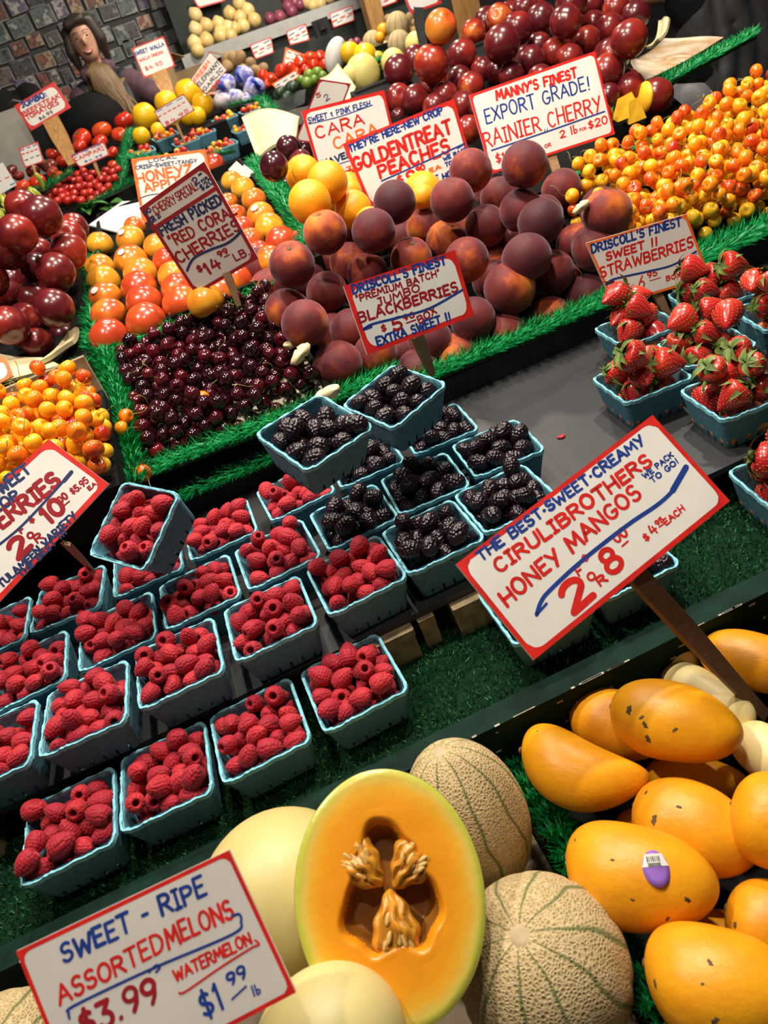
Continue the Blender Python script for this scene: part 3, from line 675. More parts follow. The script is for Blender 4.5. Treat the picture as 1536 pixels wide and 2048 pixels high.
def basket(x, y, zr, yaw, kind, label, berries, where, tilt=None, seed=0, n=20, fill=.017):
    """basket whose rim plane is at zr; then its berries, each a thing of its own"""
    root = empty('berry_basket', (x, y, zr), label, 'basket', 'turquoise berry baskets')
    Rm = basis((0, 0, 1)) if tilt is None else tilt
    if tilt is None:
        ca, sa = math.cos(math.radians(yaw)), math.sin(math.radians(yaw)); Rm = np.array([[ca, -sa, 0], [sa, ca, 0], [0, 0, 1.]])
    root.rotation_euler = to_mat(Rm).to_euler()
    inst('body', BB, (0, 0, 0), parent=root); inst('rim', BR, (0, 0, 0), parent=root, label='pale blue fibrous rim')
    T = lambda p: np.array([x, y, zr]) + Rm @ np.asarray(p)
    r = {'raspberry': .0115, 'blackberry': .0125, 'strawberry': .0205}[kind]; hw = {'raspberry': .0415, 'blackberry': .040, 'strawberry': .030}[kind]
    base = {'raspberry': -fill - r * .2, 'blackberry': -fill - .002, 'strawberry': -.036}[kind]
    for ix in range(4):                                     # hidden bed
        for iy in range(4):
            px_, py_ = (-.036 + .024 * ix), (-.036 + .024 * iy); rr = .0125
            beds[kind].blob(8, 6, lambda t, p: (rr * math.sin(t) * math.cos(p), rr * math.sin(t) * math.sin(p), rr * math.cos(t)), 0, lambda v: T(v + np.array([px_, py_, base - rr * .6])))
    pts = drop(lambda q: (q.uniform(-hw, hw), q.uniform(-hw, hw)), lambda a, b_: base, r, n, 30 if kind != 'strawberry' else 40, seed)
    for i, p in enumerate(pts):
        q = random.Random(seed * 100 + i); s = q.uniform(.93, 1.08) if kind != 'strawberry' else q.uniform(.95, 1.2)
        if kind == 'raspberry':
            if q.random() < .17: d = np.array([q.uniform(-.5, .5), q.uniform(-1, -.2), q.uniform(.3, .9)])      # hollow towards the aisle
            else: d = np.array([q.uniform(-1, 1), q.uniform(-.3, 1), q.uniform(-.9, .2)])
            inst('raspberry', RASP[q.randrange(4)], T(p), to_mat(basis(d, [q.uniform(-1, 1), .3, q.uniform(-1, 1)])), s, label=berries, cat='raspberry', group=where)
        elif kind == 'blackberry':
            inst('blackberry', BLACK[q.randrange(3)], T(p), (q.uniform(.8, 2.3), q.uniform(-.5, .5), q.uniform(0, 6.28)), s, label=berries, cat='blackberry', group=where)
        else:
            me, lf, Lh = STRAW[q.randrange(3)]
            d = np.array([q.uniform(-1, 1), q.uniform(-.2, 1), q.uniform(-.1, .8)]); Rb = basis(d)
            o = inst('strawberry', me, T(p), to_mat(Rb), s, label=berries, cat='strawberry', group=where)
            inst('leafy_cap', lf, (0, 0, 0), parent=o, label='green leafy cap')
    return root
# ================================================================== STRUCTURE
def slab(name, x0, x1, y0, y1, z0, z1, mat, **kw):
    mb = MB(); mb.box(((x0 + x1) / 2, (y0 + y1) / 2, (z0 + z1) / 2), (x1 - x0, y1 - y0, z1 - z0)); return mb.build(name, M[mat], **kw)
M['floor'] = flat('hall_floor', (.10, .095, .09), .7, .25, 6)
M['wall'] = flat('hall_wall', (.055, .055, .06), .8, .2, 4)
slab('floor', -6, 7, -2, 9, -.1, 0, 'floor', kind='structure')
slab('wall_back', -6, 7, 8.2, 8.3, 0, 3.6, 'wall', kind='structure')
slab('wall_left', -6, -5.9, -2, 8.3, 0, 3.6, 'wall', kind='structure')
slab('wall_right', 6.9, 7, -2, 8.3, 0, 3.6, 'wall', kind='structure')

M['chip'] = flat('bare_chip', (.36, .34, .28), .6, .4, 90)
# ================================================================== THE BERRY STAND
Z_TURF, Z_BOARD, H_B = .800, .860, .057
stand = empty('display_stand', (0, .8, 0), 'dark green stepped produce stand carrying the berry baskets', 'display stand')
def part(name, x0, x1, y0, y1, z0, z1, mat, parent, **kw):
    o = slab(name, x0, x1, y0, y1, z0, z1, mat, **kw); o.parent = parent
    o.matrix_parent_inverse = Matrix.Translation(-Vector(parent.location)); return o
part('turf_deck', -1.1, 1.3, .555, 1.22, Z_TURF - .03, Z_TURF - .001, 'turf_base', stand)
part('front_rail', -1.1, 1.3, .530, .560, Z_TURF - .050, Z_TURF + .008, 'rail', stand, label='green painted rail with chipped paint')
part('front_board', -1.1, 1.3, .535, .550, .35, Z_TURF - .050, 'apron', stand)
part('base_cabinet', -1.1, 1.6, .60, 2.9, 0, Z_TURF - .031, 'black', stand)
mb = MB(); q = random.Random(9)
for _ in range(70):
    x = q.uniform(-.75, .9); L_ = q.uniform(.004, .03); mb.box((x, .5305, Z_TURF + .0082), (L_, q.uniform(.001, .0028), .0006))
    if q.random() < .35: mb.box((q.uniform(-.3, .6), .5296, q.uniform(Z_TURF - .045, Z_TURF)), (q.uniform(.003, .012), .0006, q.uniform(.001, .004)))
o = mb.build('chipped_paint', M['chip'], stand); o.matrix_parent_inverse = Matrix.Translation(-Vector(stand.location)); o['label'] = 'pale chips along the worn rail edge'; o['kind'] = 'stuff'
turf('turf', -.72, .90, .562, .80, Z_TURF, 40000, 'short green artificial turf behind the green rail')
shelf = slab('shelf_board', -.72, .60, .705, 1.205, Z_BOARD - .010, Z_BOARD, 'board')
tag(shelf, 'dark grey board the upper baskets stand on', 'shelf board')
slab('shelf_board', .60, 1.35, .765, 1.205, Z_BOARD - .010, Z_BOARD, 'board', label='dark grey board under the strawberry baskets at the right', cat='shelf board')
for i, (x, lab) in enumerate([(-.55, 'at the left end'), (-.30, 'behind the front raspberries'), (.035, 'left of the blackberry block'), (.085, 'small and upright between the others'), (.15, 'nearest the mango sign'), (.42, 'right of the mango sign')]):
    wdt = .022 if i == 3 else .055
    mb = MB(); hz = Z_BOARD - .0105 - Z_TURF; mb.box((0, 0, hz / 2), (wdt, .045, hz)); mb.box((0, 0.002, hz - .006), (wdt * 1.06, .046, .011))
    o = mb.build('wood_block', M['wood_old']); o.location = (x, .712 + .008 * (i % 2), Z_TURF); tag(o, 'weathered wooden block propping the grey board, ' + lab, 'wood block')
# upright dark tray fronts behind the board
tray_front = slab('metal_ledge', .26, 1.40, 1.205, 1.222, Z_BOARD - .05, .906, 'dark_metal'); tag(tray_front, 'dark metal ledge below the peaches and golden cherries', 'ledge')
tray_front2 = slab('metal_ledge', -.72, .255, 1.205, 1.222, Z_BOARD - .05, .925, 'dark_metal'); tag(tray_front2, 'dark metal ledge below the dark cherries', 'ledge')
# a squashed red scrap on the board
mb = MB(); mb.blob(9, 5, lambda t, p: ((.0075 + .002 * math.sin(3 * p)) * math.sin(t) * math.cos(p), .005 * math.sin(t) * math.sin(p), .0022 * math.cos(t)))
o = mb.build('berry_scrap', M['raspberry']); o.location = [float(c) for c in onz(1123, 873, Z_BOARD + .002)]; tag(o, 'small squashed pink scrap of fruit lying on the grey board', 'fruit scrap')

ZR, ZF = Z_BOARD + H_B, Z_TURF + H_B
RB = [ # x, y, zr, yaw, kind, where
 (-.4, .634, ZF, 1, 'r', 'leftmost of the front four on the turf'),
 (-.281, .640, ZF, -1, 'r', 'second from left on the turf'),
 (-.160, .642, ZF, 2, 'r', 'third from left on the turf'),
 (-.034, .646, ZF, 3, 'r', 'rightmost of the front four on the turf'),
 (-.475, .748, ZR, 0, 'r', 'at the left edge in the front row of the board'),
 (-.352, .746, ZR, -2, 'r', 'second from left in the front row of the board'),
 (-.227, .750, ZR, 1, 'r', 'third from left in the front row of the board'),
 (-.100, .755, ZR, 1, 'r', 'fourth from left in the front row of the board'),
 (.025, .762, ZR, 3, 'r', 'right end of the raspberries beside the blackberries'),
 (.140, .768, ZR, 1, 'b', 'front row, beside the last raspberry basket'),
 (.256, .776, ZR, 0, 'b', 'front row, half behind the mango sign'),
 (-.441, .872, ZR, 2, 'r', 'at the left edge in the second row of the board'),
 (-.310, .874, ZR, 1, 'r', 'second from left in the second row of the board'),
 (-.186, .880, ZR, 2, 'r', 'third from left in the second row of the board'),
 (-.064, .885, ZR, 3, 'r', 'fourth from left in the second row of the board'),
 (.060, .892, ZR, 2, 'b', 'second row, leftmost'),
 (.178, .895, ZR, -3, 'b', 'second row, in the middle of the block'),
 (.303, .900, ZR, -4, 'b', 'second row, beside the bare grey board'),
 (-.512, 1.012, ZR, 0, 'r', 'at the left edge under the raspberry sign'),
 (-.390, 1.012, ZR, -4, 'r', 'at the foot of the raspberry sign stick'),
 (-.260, 1.010, ZR, 0, 'r', 'underneath the tipped basket'),
 (-.136, 1.018, ZR, 1, 'r', 'back row, right of the tipped basket'),
 (-.003, 1.030, ZR, 4, 'r', 'back row, below the tipped blackberries'),
 (.122, 1.032, ZR, -1, 'b', 'back row, underneath the tipped baskets'),
 (.254, 1.030, ZR, -3, 'b', 'back row, right of the tipped baskets'),
 (.214, .636, ZF, 0, 'b', 'on the turf behind the left end of the mango sign'),
 (.333, .640, ZF, 0, 'b', 'on the turf behind the middle of the mango sign'),
]
for i, (x, y, z, yaw, k, wh) in enumerate(RB):
    kind = 'raspberry' if k == 'r' else 'blackberry'
    basket(x, y, z, yaw, kind, f'turquoise basket of {kind[:-1] + "ies" if kind.endswith("y") else kind}, {wh}', ('red raspberry in the basket ' if k == 'r' else 'blackberry in the basket ') + wh,
           f'{"raspberries" if k == "r" else "blackberries"} in the basket {wh}', seed=i + 1, n=(20 if k == 'r' else 16) if i not in (18, 4, 20, 23, 25, 26) else 12)
def tipped(q, S=.113):
    R = np.array([ray(*c) for c in q]); d = np.array([1, *np.linalg.solve(np.array([-R[1], R[2], -R[3]]).T, -R[0])]); P = R * d[:, None]
    P *= S * 4 / sum(np.linalg.norm(P[i] - P[i - 1]) for i in range(4))
    u = unit((P[1] - P[0]) + (P[2] - P[3])); v = (P[0] - P[3]) + (P[1] - P[2]); return P.mean(0) + ORG, u, v
def tip_basket(q, up_mix, z_fix, kind, label, blabel, group, seed):
    c, u, v = tipped(q); rr = np.mean(q, 0)
    n_ = unit(np.cross(u, v)); n_ = n_ if n_[2] > 0 else -n_
    n_ = unit(n_ * (1 - up_mix) + np.array([0, -.45, .9]) * up_mix)
    u = unit(u - n_ * (u @ n_)); Rm = np.array([u, np.cross(n_, u), n_]).T
    c = onz(rr[0], rr[1], z_fix) if z_fix else c
    c = ORG + (c - ORG) * 1.06
    basket(c[0], c[1], c[2], 0, kind, label, blabel, group, tilt=Rm, seed=seed, n=17 if kind == 'raspberry' else 13)
tip_basket([(230, 969), (359, 991), (309, 1138), (180, 1104)], .22, None, 'raspberry', 'turquoise basket of raspberries tipped forward on top of the others', 'red raspberry in the tipped basket below the dark cherries', 'raspberries in the tipped basket', 41)
tip_basket([(614, 782), (724, 842), (644, 956), (530, 882)], .22, None, 'blackberry', 'tipped turquoise basket of blackberries nearest the dark cherries', 'black glossy blackberry in the tipped basket nearest the dark cherries', 'blackberries in the left tipped basket', 42)
tip_basket([(762, 732), (877, 763), (817, 859), (699, 818)], .22, None, 'blackberry', 'tipped turquoise basket of blackberries below the peaches', 'black glossy blackberry in the tipped basket below the peaches', 'blackberries in the right tipped basket', 43)
SB = [(.665, 1.070, ZR, -4, 'behind, under the strawberry sign'), (.690, .925, ZR, -10, 'in the middle of the strawberries'), (.563, .912, ZR, -4, 'left front beside the bare grey board'), (.625, .775, ZR, -6, 'front right on the grey board'),
      (.815, 1.070, ZR, -12, 'back right'), (.835, .925, ZR, -12, 'at the right edge, second row'), (.592, .636, ZF, -8, 'on the turf at the right edge'), (.755, .78, ZR, -8, 'front right, past the picture edge')]
for i, (x, y, z, yaw, wh) in enumerate(SB[:7]):
    basket(x, y, z, yaw, 'strawberry', 'turquoise basket of strawberries, ' + wh, 'red strawberry with green cap in the basket ' + wh, 'strawberries in the basket ' + wh, seed=60 + i, n=9)
for k, mb in beds.items():
    pl_ = {'raspberry': 'raspberries', 'blackberry': 'blackberries', 'strawberry': 'strawberries'}[k]
    tag(mb.build(k + '_layer', M[k]), f'{pl_} packed below the top layer in the turquoise baskets', 'berries', kind='stuff')

# ================================================================== BINS BEHIND THE BERRIES
def bin_box(label, x0, x1, y0, y1, z0, slope, wall, mat='black', liner=None, thick=.010, skew=0.0):
    root = empty('produce_tray', ((x0 + x1) / 2, y0, z0), label, 'produce tray')
    zf = lambda y: z0 + slope * (y - y0); o_ = np.array(root.location)
    def prism(name, xa, xb, ya, yb, lo, hi, m_):
        mb = MB(); s = lambda y: skew * (y - y0)
        q = lambda h: [np.array([xa + s(ya), ya, zf(ya) + h]) - o_, np.array([xb + s(ya), ya, zf(ya) + h]) - o_, np.array([xb + s(yb), yb, zf(yb) + h]) - o_, np.array([xa + s(yb), yb, zf(yb) + h]) - o_]
        mb.hexa(q(lo), q(hi)); return mb.build(name, M[m_], root)
    prism('floor_panel', x0, x1, y0, y1, -.015, 0, liner or mat)
    prism('side_wall', x0 - thick, x0, y0, y1, -.06, wall, mat); prism('side_wall', x1, x1 + thick, y0, y1, -.06, wall, mat)
    prism('end_wall', x0 - thick, x1 + thick, y0 - thick, y0, -.06, wall, mat); prism('end_wall', x0 - thick, x1 + thick, y1, y1 + thick, -.10, wall, mat)
    return zf
zc = bin_box('tray of dark cherries lined with cream paper', -.225, .125, 1.225, 1.565, .945, .30, .030, liner='liner')
zl = bin_box('tray of golden cherries at the left edge', -.70, -.262, 1.11, 1.380, 1.020, .22, .002)
zp = bin_box('tray under the peach heap', .140, .745, 1.230, 1.640, .862, .37, .022)
zr_ = bin_box('tray of golden cherries at the right', .760, 1.75, 1.230, 1.565, .915, .32, .015, skew=.06)
za = bin_box('tray of apples stacked in rows', -.250, .250, 1.600, 2.75, 1.075, .095, .035, skew=.03)
zo = bin_box('tray of navel oranges behind the peaches', .285, .60, 1.680, 2.25, 1.07, .16, .01)
zn = bin_box('tray under the dark nectarine heap at the left', -.80, -.285, 1.50, 2.2, 1.02, .34, .004)
zm = bin_box('tray under the big nectarine heap at the right', .62, 1.30, 1.72, 2.30, 1.02, .50, .004)
# plastic grass edging
g = lambda x, y, z: (x, y, z)
grass_strip([(-.235, 1.215, .972), (.02, 1.205, .965), (.26, 1.215, .955)], .020, .030, 5500, 'green plastic grass edging along the front of the dark cherries', 3, lean=(0, -.5, .1))
grass_strip([(-.40, 1.196, .915), (.02, 1.19, .910), (.22, 1.195, .905)], .014, .028, 3600, 'lower strip of plastic grass hanging behind the raspberries', 4, lean=(0, -.8, -.2))
grass_strip([(-.244, 1.150, .985), (-.243, 1.215, .995), (-.240, 1.40, 1.050), (-.240, 1.575, 1.100)], .019, .026, 5500, 'green plastic grass edging between golden and dark cherries', 5)
grass_strip([(-.245, 1.582, 1.092), (.0, 1.585, 1.092), (.135, 1.59, 1.092)], .016, .024, 3600, 'green plastic grass edging between dark cherries and apples', 6, lean=(0, -.3, 0))
grass_strip([(.10, 1.222, .925), (.30, 1.218, .920), (.55, 1.212, .918), (.752, 1.208, .918)], .020, .032, 6000, 'green plastic grass edging along the front of the peaches', 7, lean=(.15, -.45, .25))
grass_strip([(.755, 1.212, .918), (1.05, 1.215, .920), (1.35, 1.22, .922)], .024, .040, 5500, 'green plastic grass edging in front of the golden cherries at the right', 8, lean=(.1, -.5, .1))
grass_strip([(-.262, 1.60, 1.105), (-.262, 1.95, 1.14), (-.255, 2.3, 1.165)], .016, .024, 3000, 'green plastic grass edging between dark nectarines and apples', 9)
grass_strip([(.262, 1.66, 1.115), (.295, 2.15, 1.165), (.33, 2.75, 1.20)], .018, .028, 2600, 'green plastic grass edging between apples and oranges', 10)
grass_strip([(-.62, 1.49, 1.115), (-.27, 1.485, 1.115)], .014, .022, 3000, 'green plastic grass edging below the dark nectarines', 12, lean=(0, -.5, 0))
grass_strip([(.80, 1.585, 1.06), (1.25, 1.59, 1.065), (1.75, 1.59, 1.065)], .013, .020, 2600, 'dark green edging behind the golden cherries at the right', 13)
grass_strip([(1.05, 1.74, 1.11), (1.30, 1.80, 1.13), (1.58, 1.86, 1.14)], .018, .03, 2400, 'green plastic grass edging under the stained white sheet', 14)
# wooden backboard of the left cherry tray
mb = MB(); mb.box((0, 0, 0), (.44, .012, .10)); o = mb.build('wooden_backboard', M['wood_old']); o.location = (-.472, 1.395, 1.102); tag(o, 'worn wooden board standing behind the golden cherries at the left', 'board')

# ------------------------------------------------------------------ cherries
def cherry(me, p, lab, group, i, stem=.4):
    name = 'dark_cherry' if me is CH_DARK else 'golden_cherry'
    q = random.Random(i * 7 + 3)
    d = np.array([q.uniform(-1, 1), q.uniform(-1, 1), q.uniform(-.3, 1)])
    o = inst(name, me, p, to_mat(basis(d, [q.uniform(-1, 1), 1, q.uniform(-1, 1)])), q.uniform(.90, 1.08), label=lab, cat=name.replace('_', ' '), group=group)
    if q.random() < stem: inst('stem', STEMS[q.randrange(4)], (0, 0, 0), parent=o, label='thin olive stem')
    return o
pc = drop(lambda q: (q.uniform(-.210, .120), q.uniform(1.24, 1.555)), lambda x, y: zc(y), .0138, 290, 14, 21)
for i, p in enumerate(pc): cherry(CH_DARK, p, 'dark red cherry in the paper-lined tray', 'dark cherries in the paper-lined tray', i, .10)
for i, (x, y, wh) in enumerate([(405, 797, 'alone in the middle of the dark cherries'), (252, 833, 'by the edging at the left of the dark cherries, upper one'), (243, 857, 'on the edging at the left of the dark cherries'), (286, 946, 'at the front left corner of the dark cherries')]):
    P0 = onplane(x, y, (0, 1.225, zc(1.225) + (.062 if i == 0 else .074 if i < 3 else .058)), unit((0, -.30, 1))); cherry(CH_GOLD, P0, 'yellow cherry ' + wh, None, 900 + i, 1.0 if i else .0)
# ------------------------------------------------------------------ peaches
PE = [(676,732,51),(610,647,48),(573,621,44),(584,529,46),(540,577,40),(515,535,39),(654,585,42),(650,465,44),(747,462,44),(789,405,43),(904,400,44),(941,342,43),(1049,330,46),(972,452,42),(1042,421,43),(1123,379,40),(1081,444,46),(1214,426,49),(1190,496,46),(1053,517,50),(1019,577,52),(1009,671,47),(1098,639,46),(1173,592,44),(1123,564,41),(925,718,42),(946,640,46),(792,712,43),(933,520,45),(822,517,42),(893,482,41),(735,548,42),(852,455,40),(699,525,40),(1000,395,40),(704,660,44),(835,738,42),(985,561,41),(860,681,45),(1152,487,40),(800,476,38),(641,545,38),(730,750,38),(662,665,38),(1020,487,40),(985,525,40),(770,620,43),(760,690,42),(880,590,42)]
pp = heap_points(PE, .088, .72, True, ((0, 0, .560), (-.046, -.349, 1)), 26, tol=.025)
for o in pp:                                                # nothing in front of, or through, the tray
    for _ in range(40):
        if o[0][1] < 1.232 + o[1] * .85 and o[0][2] > zp(o[0][1]) + o[1] * .8: o[3] *= 1.006
        elif o[0][2] < zp(o[0][1]) + o[1] * .8: o[3] *= .996
        else: break
        k = o[3] / depth_of(o[0]); o[0] = ORG + o[2] * o[3]; o[1] *= k
labs = row_labels(pp, 'maroon fuzzy peach', 'the peach heap', .045)
for i, (p, r, *_r) in enumerate(pp):
    q = random.Random(500 + i); fl = max(0, zp(p[1]) + r * .9 - p[2])
    d = np.array([q.uniform(-.6, .6), q.uniform(-.6, .2), -1 if q.random() < .7 else 1.]) if i not in (3,) else np.array([.1, -.5, 1])
    o = inst('peach', PEACH, p, to_mat(basis(d, [q.uniform(-1, 1), q.uniform(-1, 1), 0])), r / .044, label=labs[i], cat='peach', group='peaches in the heap')
    if q.random() < .5: inst('stem_scar', SCAR, (0, 0, .0365), parent=o)
gold = []
pl = drop(lambda q: (q.uniform(-.60, -.250), q.uniform(1.09, 1.345)), lambda x, y: zl(y) + .018 * math.exp(-((x + .38) / .2) ** 2), .0150, 262, 14, 22)
pr = drop(lambda q: (lambda y: (q.uniform(.775 + .06 * (y - 1.23), 1.60), y))(q.uniform(1.25, 1.545)), lambda x, y: zr_(y) + .012 * math.sin(x * 9) * math.sin(y * 11 + 1), .0146, 800, 10, 23, [(p[0][0], p[0][1], p[1] + .006) for p in pp if p[0][0] > .55 and p[0][2] - p[1] < zr_(p[0][1]) + .045])
for P_, lab in ((pl, 'left'), (pr, 'right')):
    for p in P_:
        a = proj(p)
        if -40 < a[0] < 1580 and -40 < a[1] < 2100:
            n_up = sum(1 for q in P_ if (q[0] - p[0]) ** 2 + (q[1] - p[1]) ** 2 < .00065 and q[2] > p[2] + .016)
            gold.append((a[2] + .6 * n_up, p, lab))
        else: gold.append((99, p, lab))
gold.sort(key=lambda g_: g_[0]); stuff_mb = MB()
for i, (d_, p, lab) in enumerate(gold):
    if i < 300: cherry(CH_GOLD, p, f'yellow and red cherry in the tray at the {lab}', f'golden cherries in the {lab} tray', 2000 + i, .45)
    else:
        q = random.Random(i); R_ = .0145 * q.uniform(.9, 1.08); A_ = basis([q.uniform(-1, 1), q.uniform(-1, 1), q.uniform(-.3, 1)])
        stuff_mb.blob(16, 10, lambda t, pp: (R_ * 1.03 * math.sin(t) * math.cos(pp), R_ * math.sin(t) * math.sin(pp), R_ * .94 * math.cos(t) - R_ * .3 * math.exp(-(t / .38) ** 2)), 0, lambda v: A_ @ v + np.array(p))
        if q.random() < .4 and d_ < 50:
            dd = A_[:, 2]; b_ = unit(np.array([q.uniform(-1, 1), q.uniform(-1, 1), .2]))
            stuff_mb.tube([np.array(p) + dd * (.009 + .034 * s_) + b_ * .012 * s_ * s_ for s_ in (0, .33, .66, 1)], [.0009, .0006, .0006, .0012], 5, True, 1)
tag(stuff_mb.build('golden_cherry_mass', [M['cherry_gold'], M['cherry_stem']]), 'yellow and red cherries deeper and farther back in both trays', 'cherries', kind='stuff')

# ------------------------------------------------------------------ apples
AP = [(200,487,26),(200,535,30),(207,560,33),(210,594,33),(216,628,36),(219,672,39),(269,453,22),(260,478,29),(262,519,33),(280,546,34),(278,574,36),(288,603,37),(292,642,41),(314,492,27),(335,521,29),(346,551,32),(353,576,33),(365,608,40),(438,585,38),(474,558,32),(410,600,38),(464,362,22),(486,375,24),(507,399,25),(521,430,28),(540,453,30),(562,481,32),(456,405,20),(470,430,23),(484,455,25),(501,480,27),(517,508,29),(427,328,22),(540,520,32),(420,560,34)]
ap = heap_points(AP, .086, .7, False, ((0, 1.6, 1.113), (0, -.095, 1)), tol=.0)
labs = row_labels(ap, 'glossy orange-red apple', 'the apple rows', .06)
for i, (p, r, *_r) in enumerate(ap):
    q = random.Random(700 + i); p = np.array(p); p[2] = max(p[2], za(p[1]) + r * .86)
    o = inst('apple', APPLE, p, (math.pi + q.uniform(-.35, .35), q.uniform(-.35, .35), q.uniform(0, 6.28)), r / .042, label=labs[i], cat='apple', group='apples in the rows')
    inst('stem', APPLE_STEM, (0, 0, 0), parent=o)
    if i in (8, 24, 3, 7):
        mb = MB(); mb.blob(12, 8, lambda t, a: (.0105 * math.sin(t) * math.cos(a), .008 * math.sin(t) * math.sin(a), .0012 * math.cos(t)))
        v = unit(np.array([-.3, -.65, .7])); s_ = mb.build('fruit_sticker', M['white'], None); 
        Rw = basis(v); s_.parent = o; s_.matrix_parent_inverse = o.matrix_basis.inverted(); s_.location = [float(c) for c in p + v * r * .985]; s_.rotation_euler = to_mat(Rw).to_euler(); s_['label'] = 'white oval sticker'
# ------------------------------------------------------------------ oranges and plums
OR = [(620,405,43),(655,365,41),(611,342,27),(706,420,38),(695,388,30),(740,445,30),(845,393,24)]
op = heap_points(OR, .088, .7, False, ((.3, 1.65, 1.20), (-.05, -.35, 1)), 8, tol=.04)
labs = row_labels(op, 'bright navel orange', 'the orange pile', .05)
for i, (p, r, *_r) in enumerate(op): inst('orange', ORANGE, p, rand_rot(), r / .043, label=labs[i], cat='orange', group='navel oranges')
PL = [(577,296,25),(548,333,29),(601,325,25),(575,372,21),(607,301,19),(560,358,20),(797,234,17)]
for i, (x, y, r) in enumerate(PL):
    p = at(x, y, F_PX * .034 / r if i < 6 else 2.0)
    inst('plum', PLUM, p, rand_rot(), (1 if i < 6 else .7), label='dark purple plum ' + ['topmost in the pile left of the oranges', 'at the left of the pile beside the plastic grass', 'right of centre in the pile beside the orange sign', 'lowest in the pile, behind the oranges', 'at the back of the pile, against the orange sign', 'low at the left in the pile', 'alone above the peach sign'][i], cat='plum', group='dark plums')
# ------------------------------------------------------------------ nectarines
NL = [(84,432,39),(46,414,34),(34,469,39),(148,455,28),(137,475,34),(139,503,36),(16,501,38),(77,505,30),(73,537,31),(112,544,38),(23,562,32),(18,595,34),(68,597,34),(109,617,39),(18,651,39),(75,660,30),(75,688,32),(128,672,28),(105,575,34),(50,640,34),(-20,560,36),(-25,620,36)]
nl = heap_points(NL, .085, .7, False, (at(90, 660, 1.60), np.cross([1, .1, 0], at(60, 430, 1.70) - at(90, 660, 1.60))), 34)
labs = row_labels(nl, 'dark red nectarine', 'the left heap', .06)
for i, (p, r, *_r) in enumerate(nl): inst('nectarine', NECT, p, rand_rot(), r / .0425, label=labs[i], cat='nectarine', group='nectarines in the left heap')
NR = [(797,142,30),(831,119,26),(863,127,36),(924,111,30),(947,65,25),(1004,88,36),(999,36,27),(1035,57,31),(1051,21,27),(1082,39,30),(1131,44,32),(1144,8,31),(1077,93,26),(1110,106,28),(1061,124,30),(1139,119,28),(1173,83,28),(1186,49,25),(1219,57,28),(1232,18,27),(1271,31,28),(1258,78,36),(1227,111,34),(1214,145,34),(1262,176,29),(965,140,24),(999,142,26),(1022,153,27),(919,161,27),(942,174,28),(864,181,25),(797,197,28),(831,199,28),(890,194,28),(927,212,28),(937,259,27),(1217,192,24),(1080,160,28),(1180,150,28),(1140,10,30),(1180,10,28),(870,215,26),(965,215,27),(1200,235,26)]
nr = heap_points(NR, .085, .7, False, (at(1005, 235, 1.72), np.cross([1, 0, 0], at(1082, 30, 2.06) - at(1005, 235, 1.72))), 50)
labs = row_labels(nr, 'dark red nectarine', 'the right heap', .06)
for i, (p, r, *_r) in enumerate(nr): inst('nectarine', NECT, p, rand_rot(), r / .0425, label=labs[i], cat='nectarine', group='nectarines in the right heap')
inst('nectarine', NECT_G, at(882, 54, 1.86), (1.1, .2, .4), .98, label='orange and yellow nectarine standing highest at the left of the heap', cat='nectarine')
# the cut nectarine and its pieces
P0 = at(1312, 192, F_PX * .041 / 34)
ct = empty('cut_nectarine', P0, 'cut nectarine showing a yellow wedge, beside the golden cherries', 'nectarine')
inst('skin', NECT, (0, 0, 0), (.6, .4, 1.0), .96, parent=ct)
M['flesh'] = flat('yellow_flesh', (.88, .50, .03), .35, .15, 50)
cd = unit([-.97, .10, .22]); mb = MB(); mb.blob(20, 14, lambda t, a: (.034 * math.sin(t) * math.cos(a), .034 * math.sin(t) * math.sin(a), .012 * math.cos(t))); o = mb.build('cut_face', M['flesh'], ct); o.location = [float(c) for c in cd * .029]; o.rotation_euler = to_mat(basis(cd)).to_euler()
for (x, y, s, lab) in ((1250, 216, .034, 'wedge of yellow nectarine flesh lying by the cherry sign'), (1268, 224, .024, 'small slice of yellow nectarine behind the wedge')):
    mb = MB(); mb.add([(-s, -s * .5, -.02), (s, -s * .5, -.02), (s * .9, s * .5, -.02), (-s * .8, s * .4, -.015), (-s * .5, 0, .025), (s * .7, .1 * s, .028)], [(0, 1, 5, 4), (1, 2, 5), (2, 3, 4, 5), (3, 0, 4), (3, 2, 1, 0)], False)
    o = mb.build('nectarine_wedge', M['flesh']); o.location = [float(c) for c in at(x, y, 1.72)]; tag(o, lab, 'nectarine')
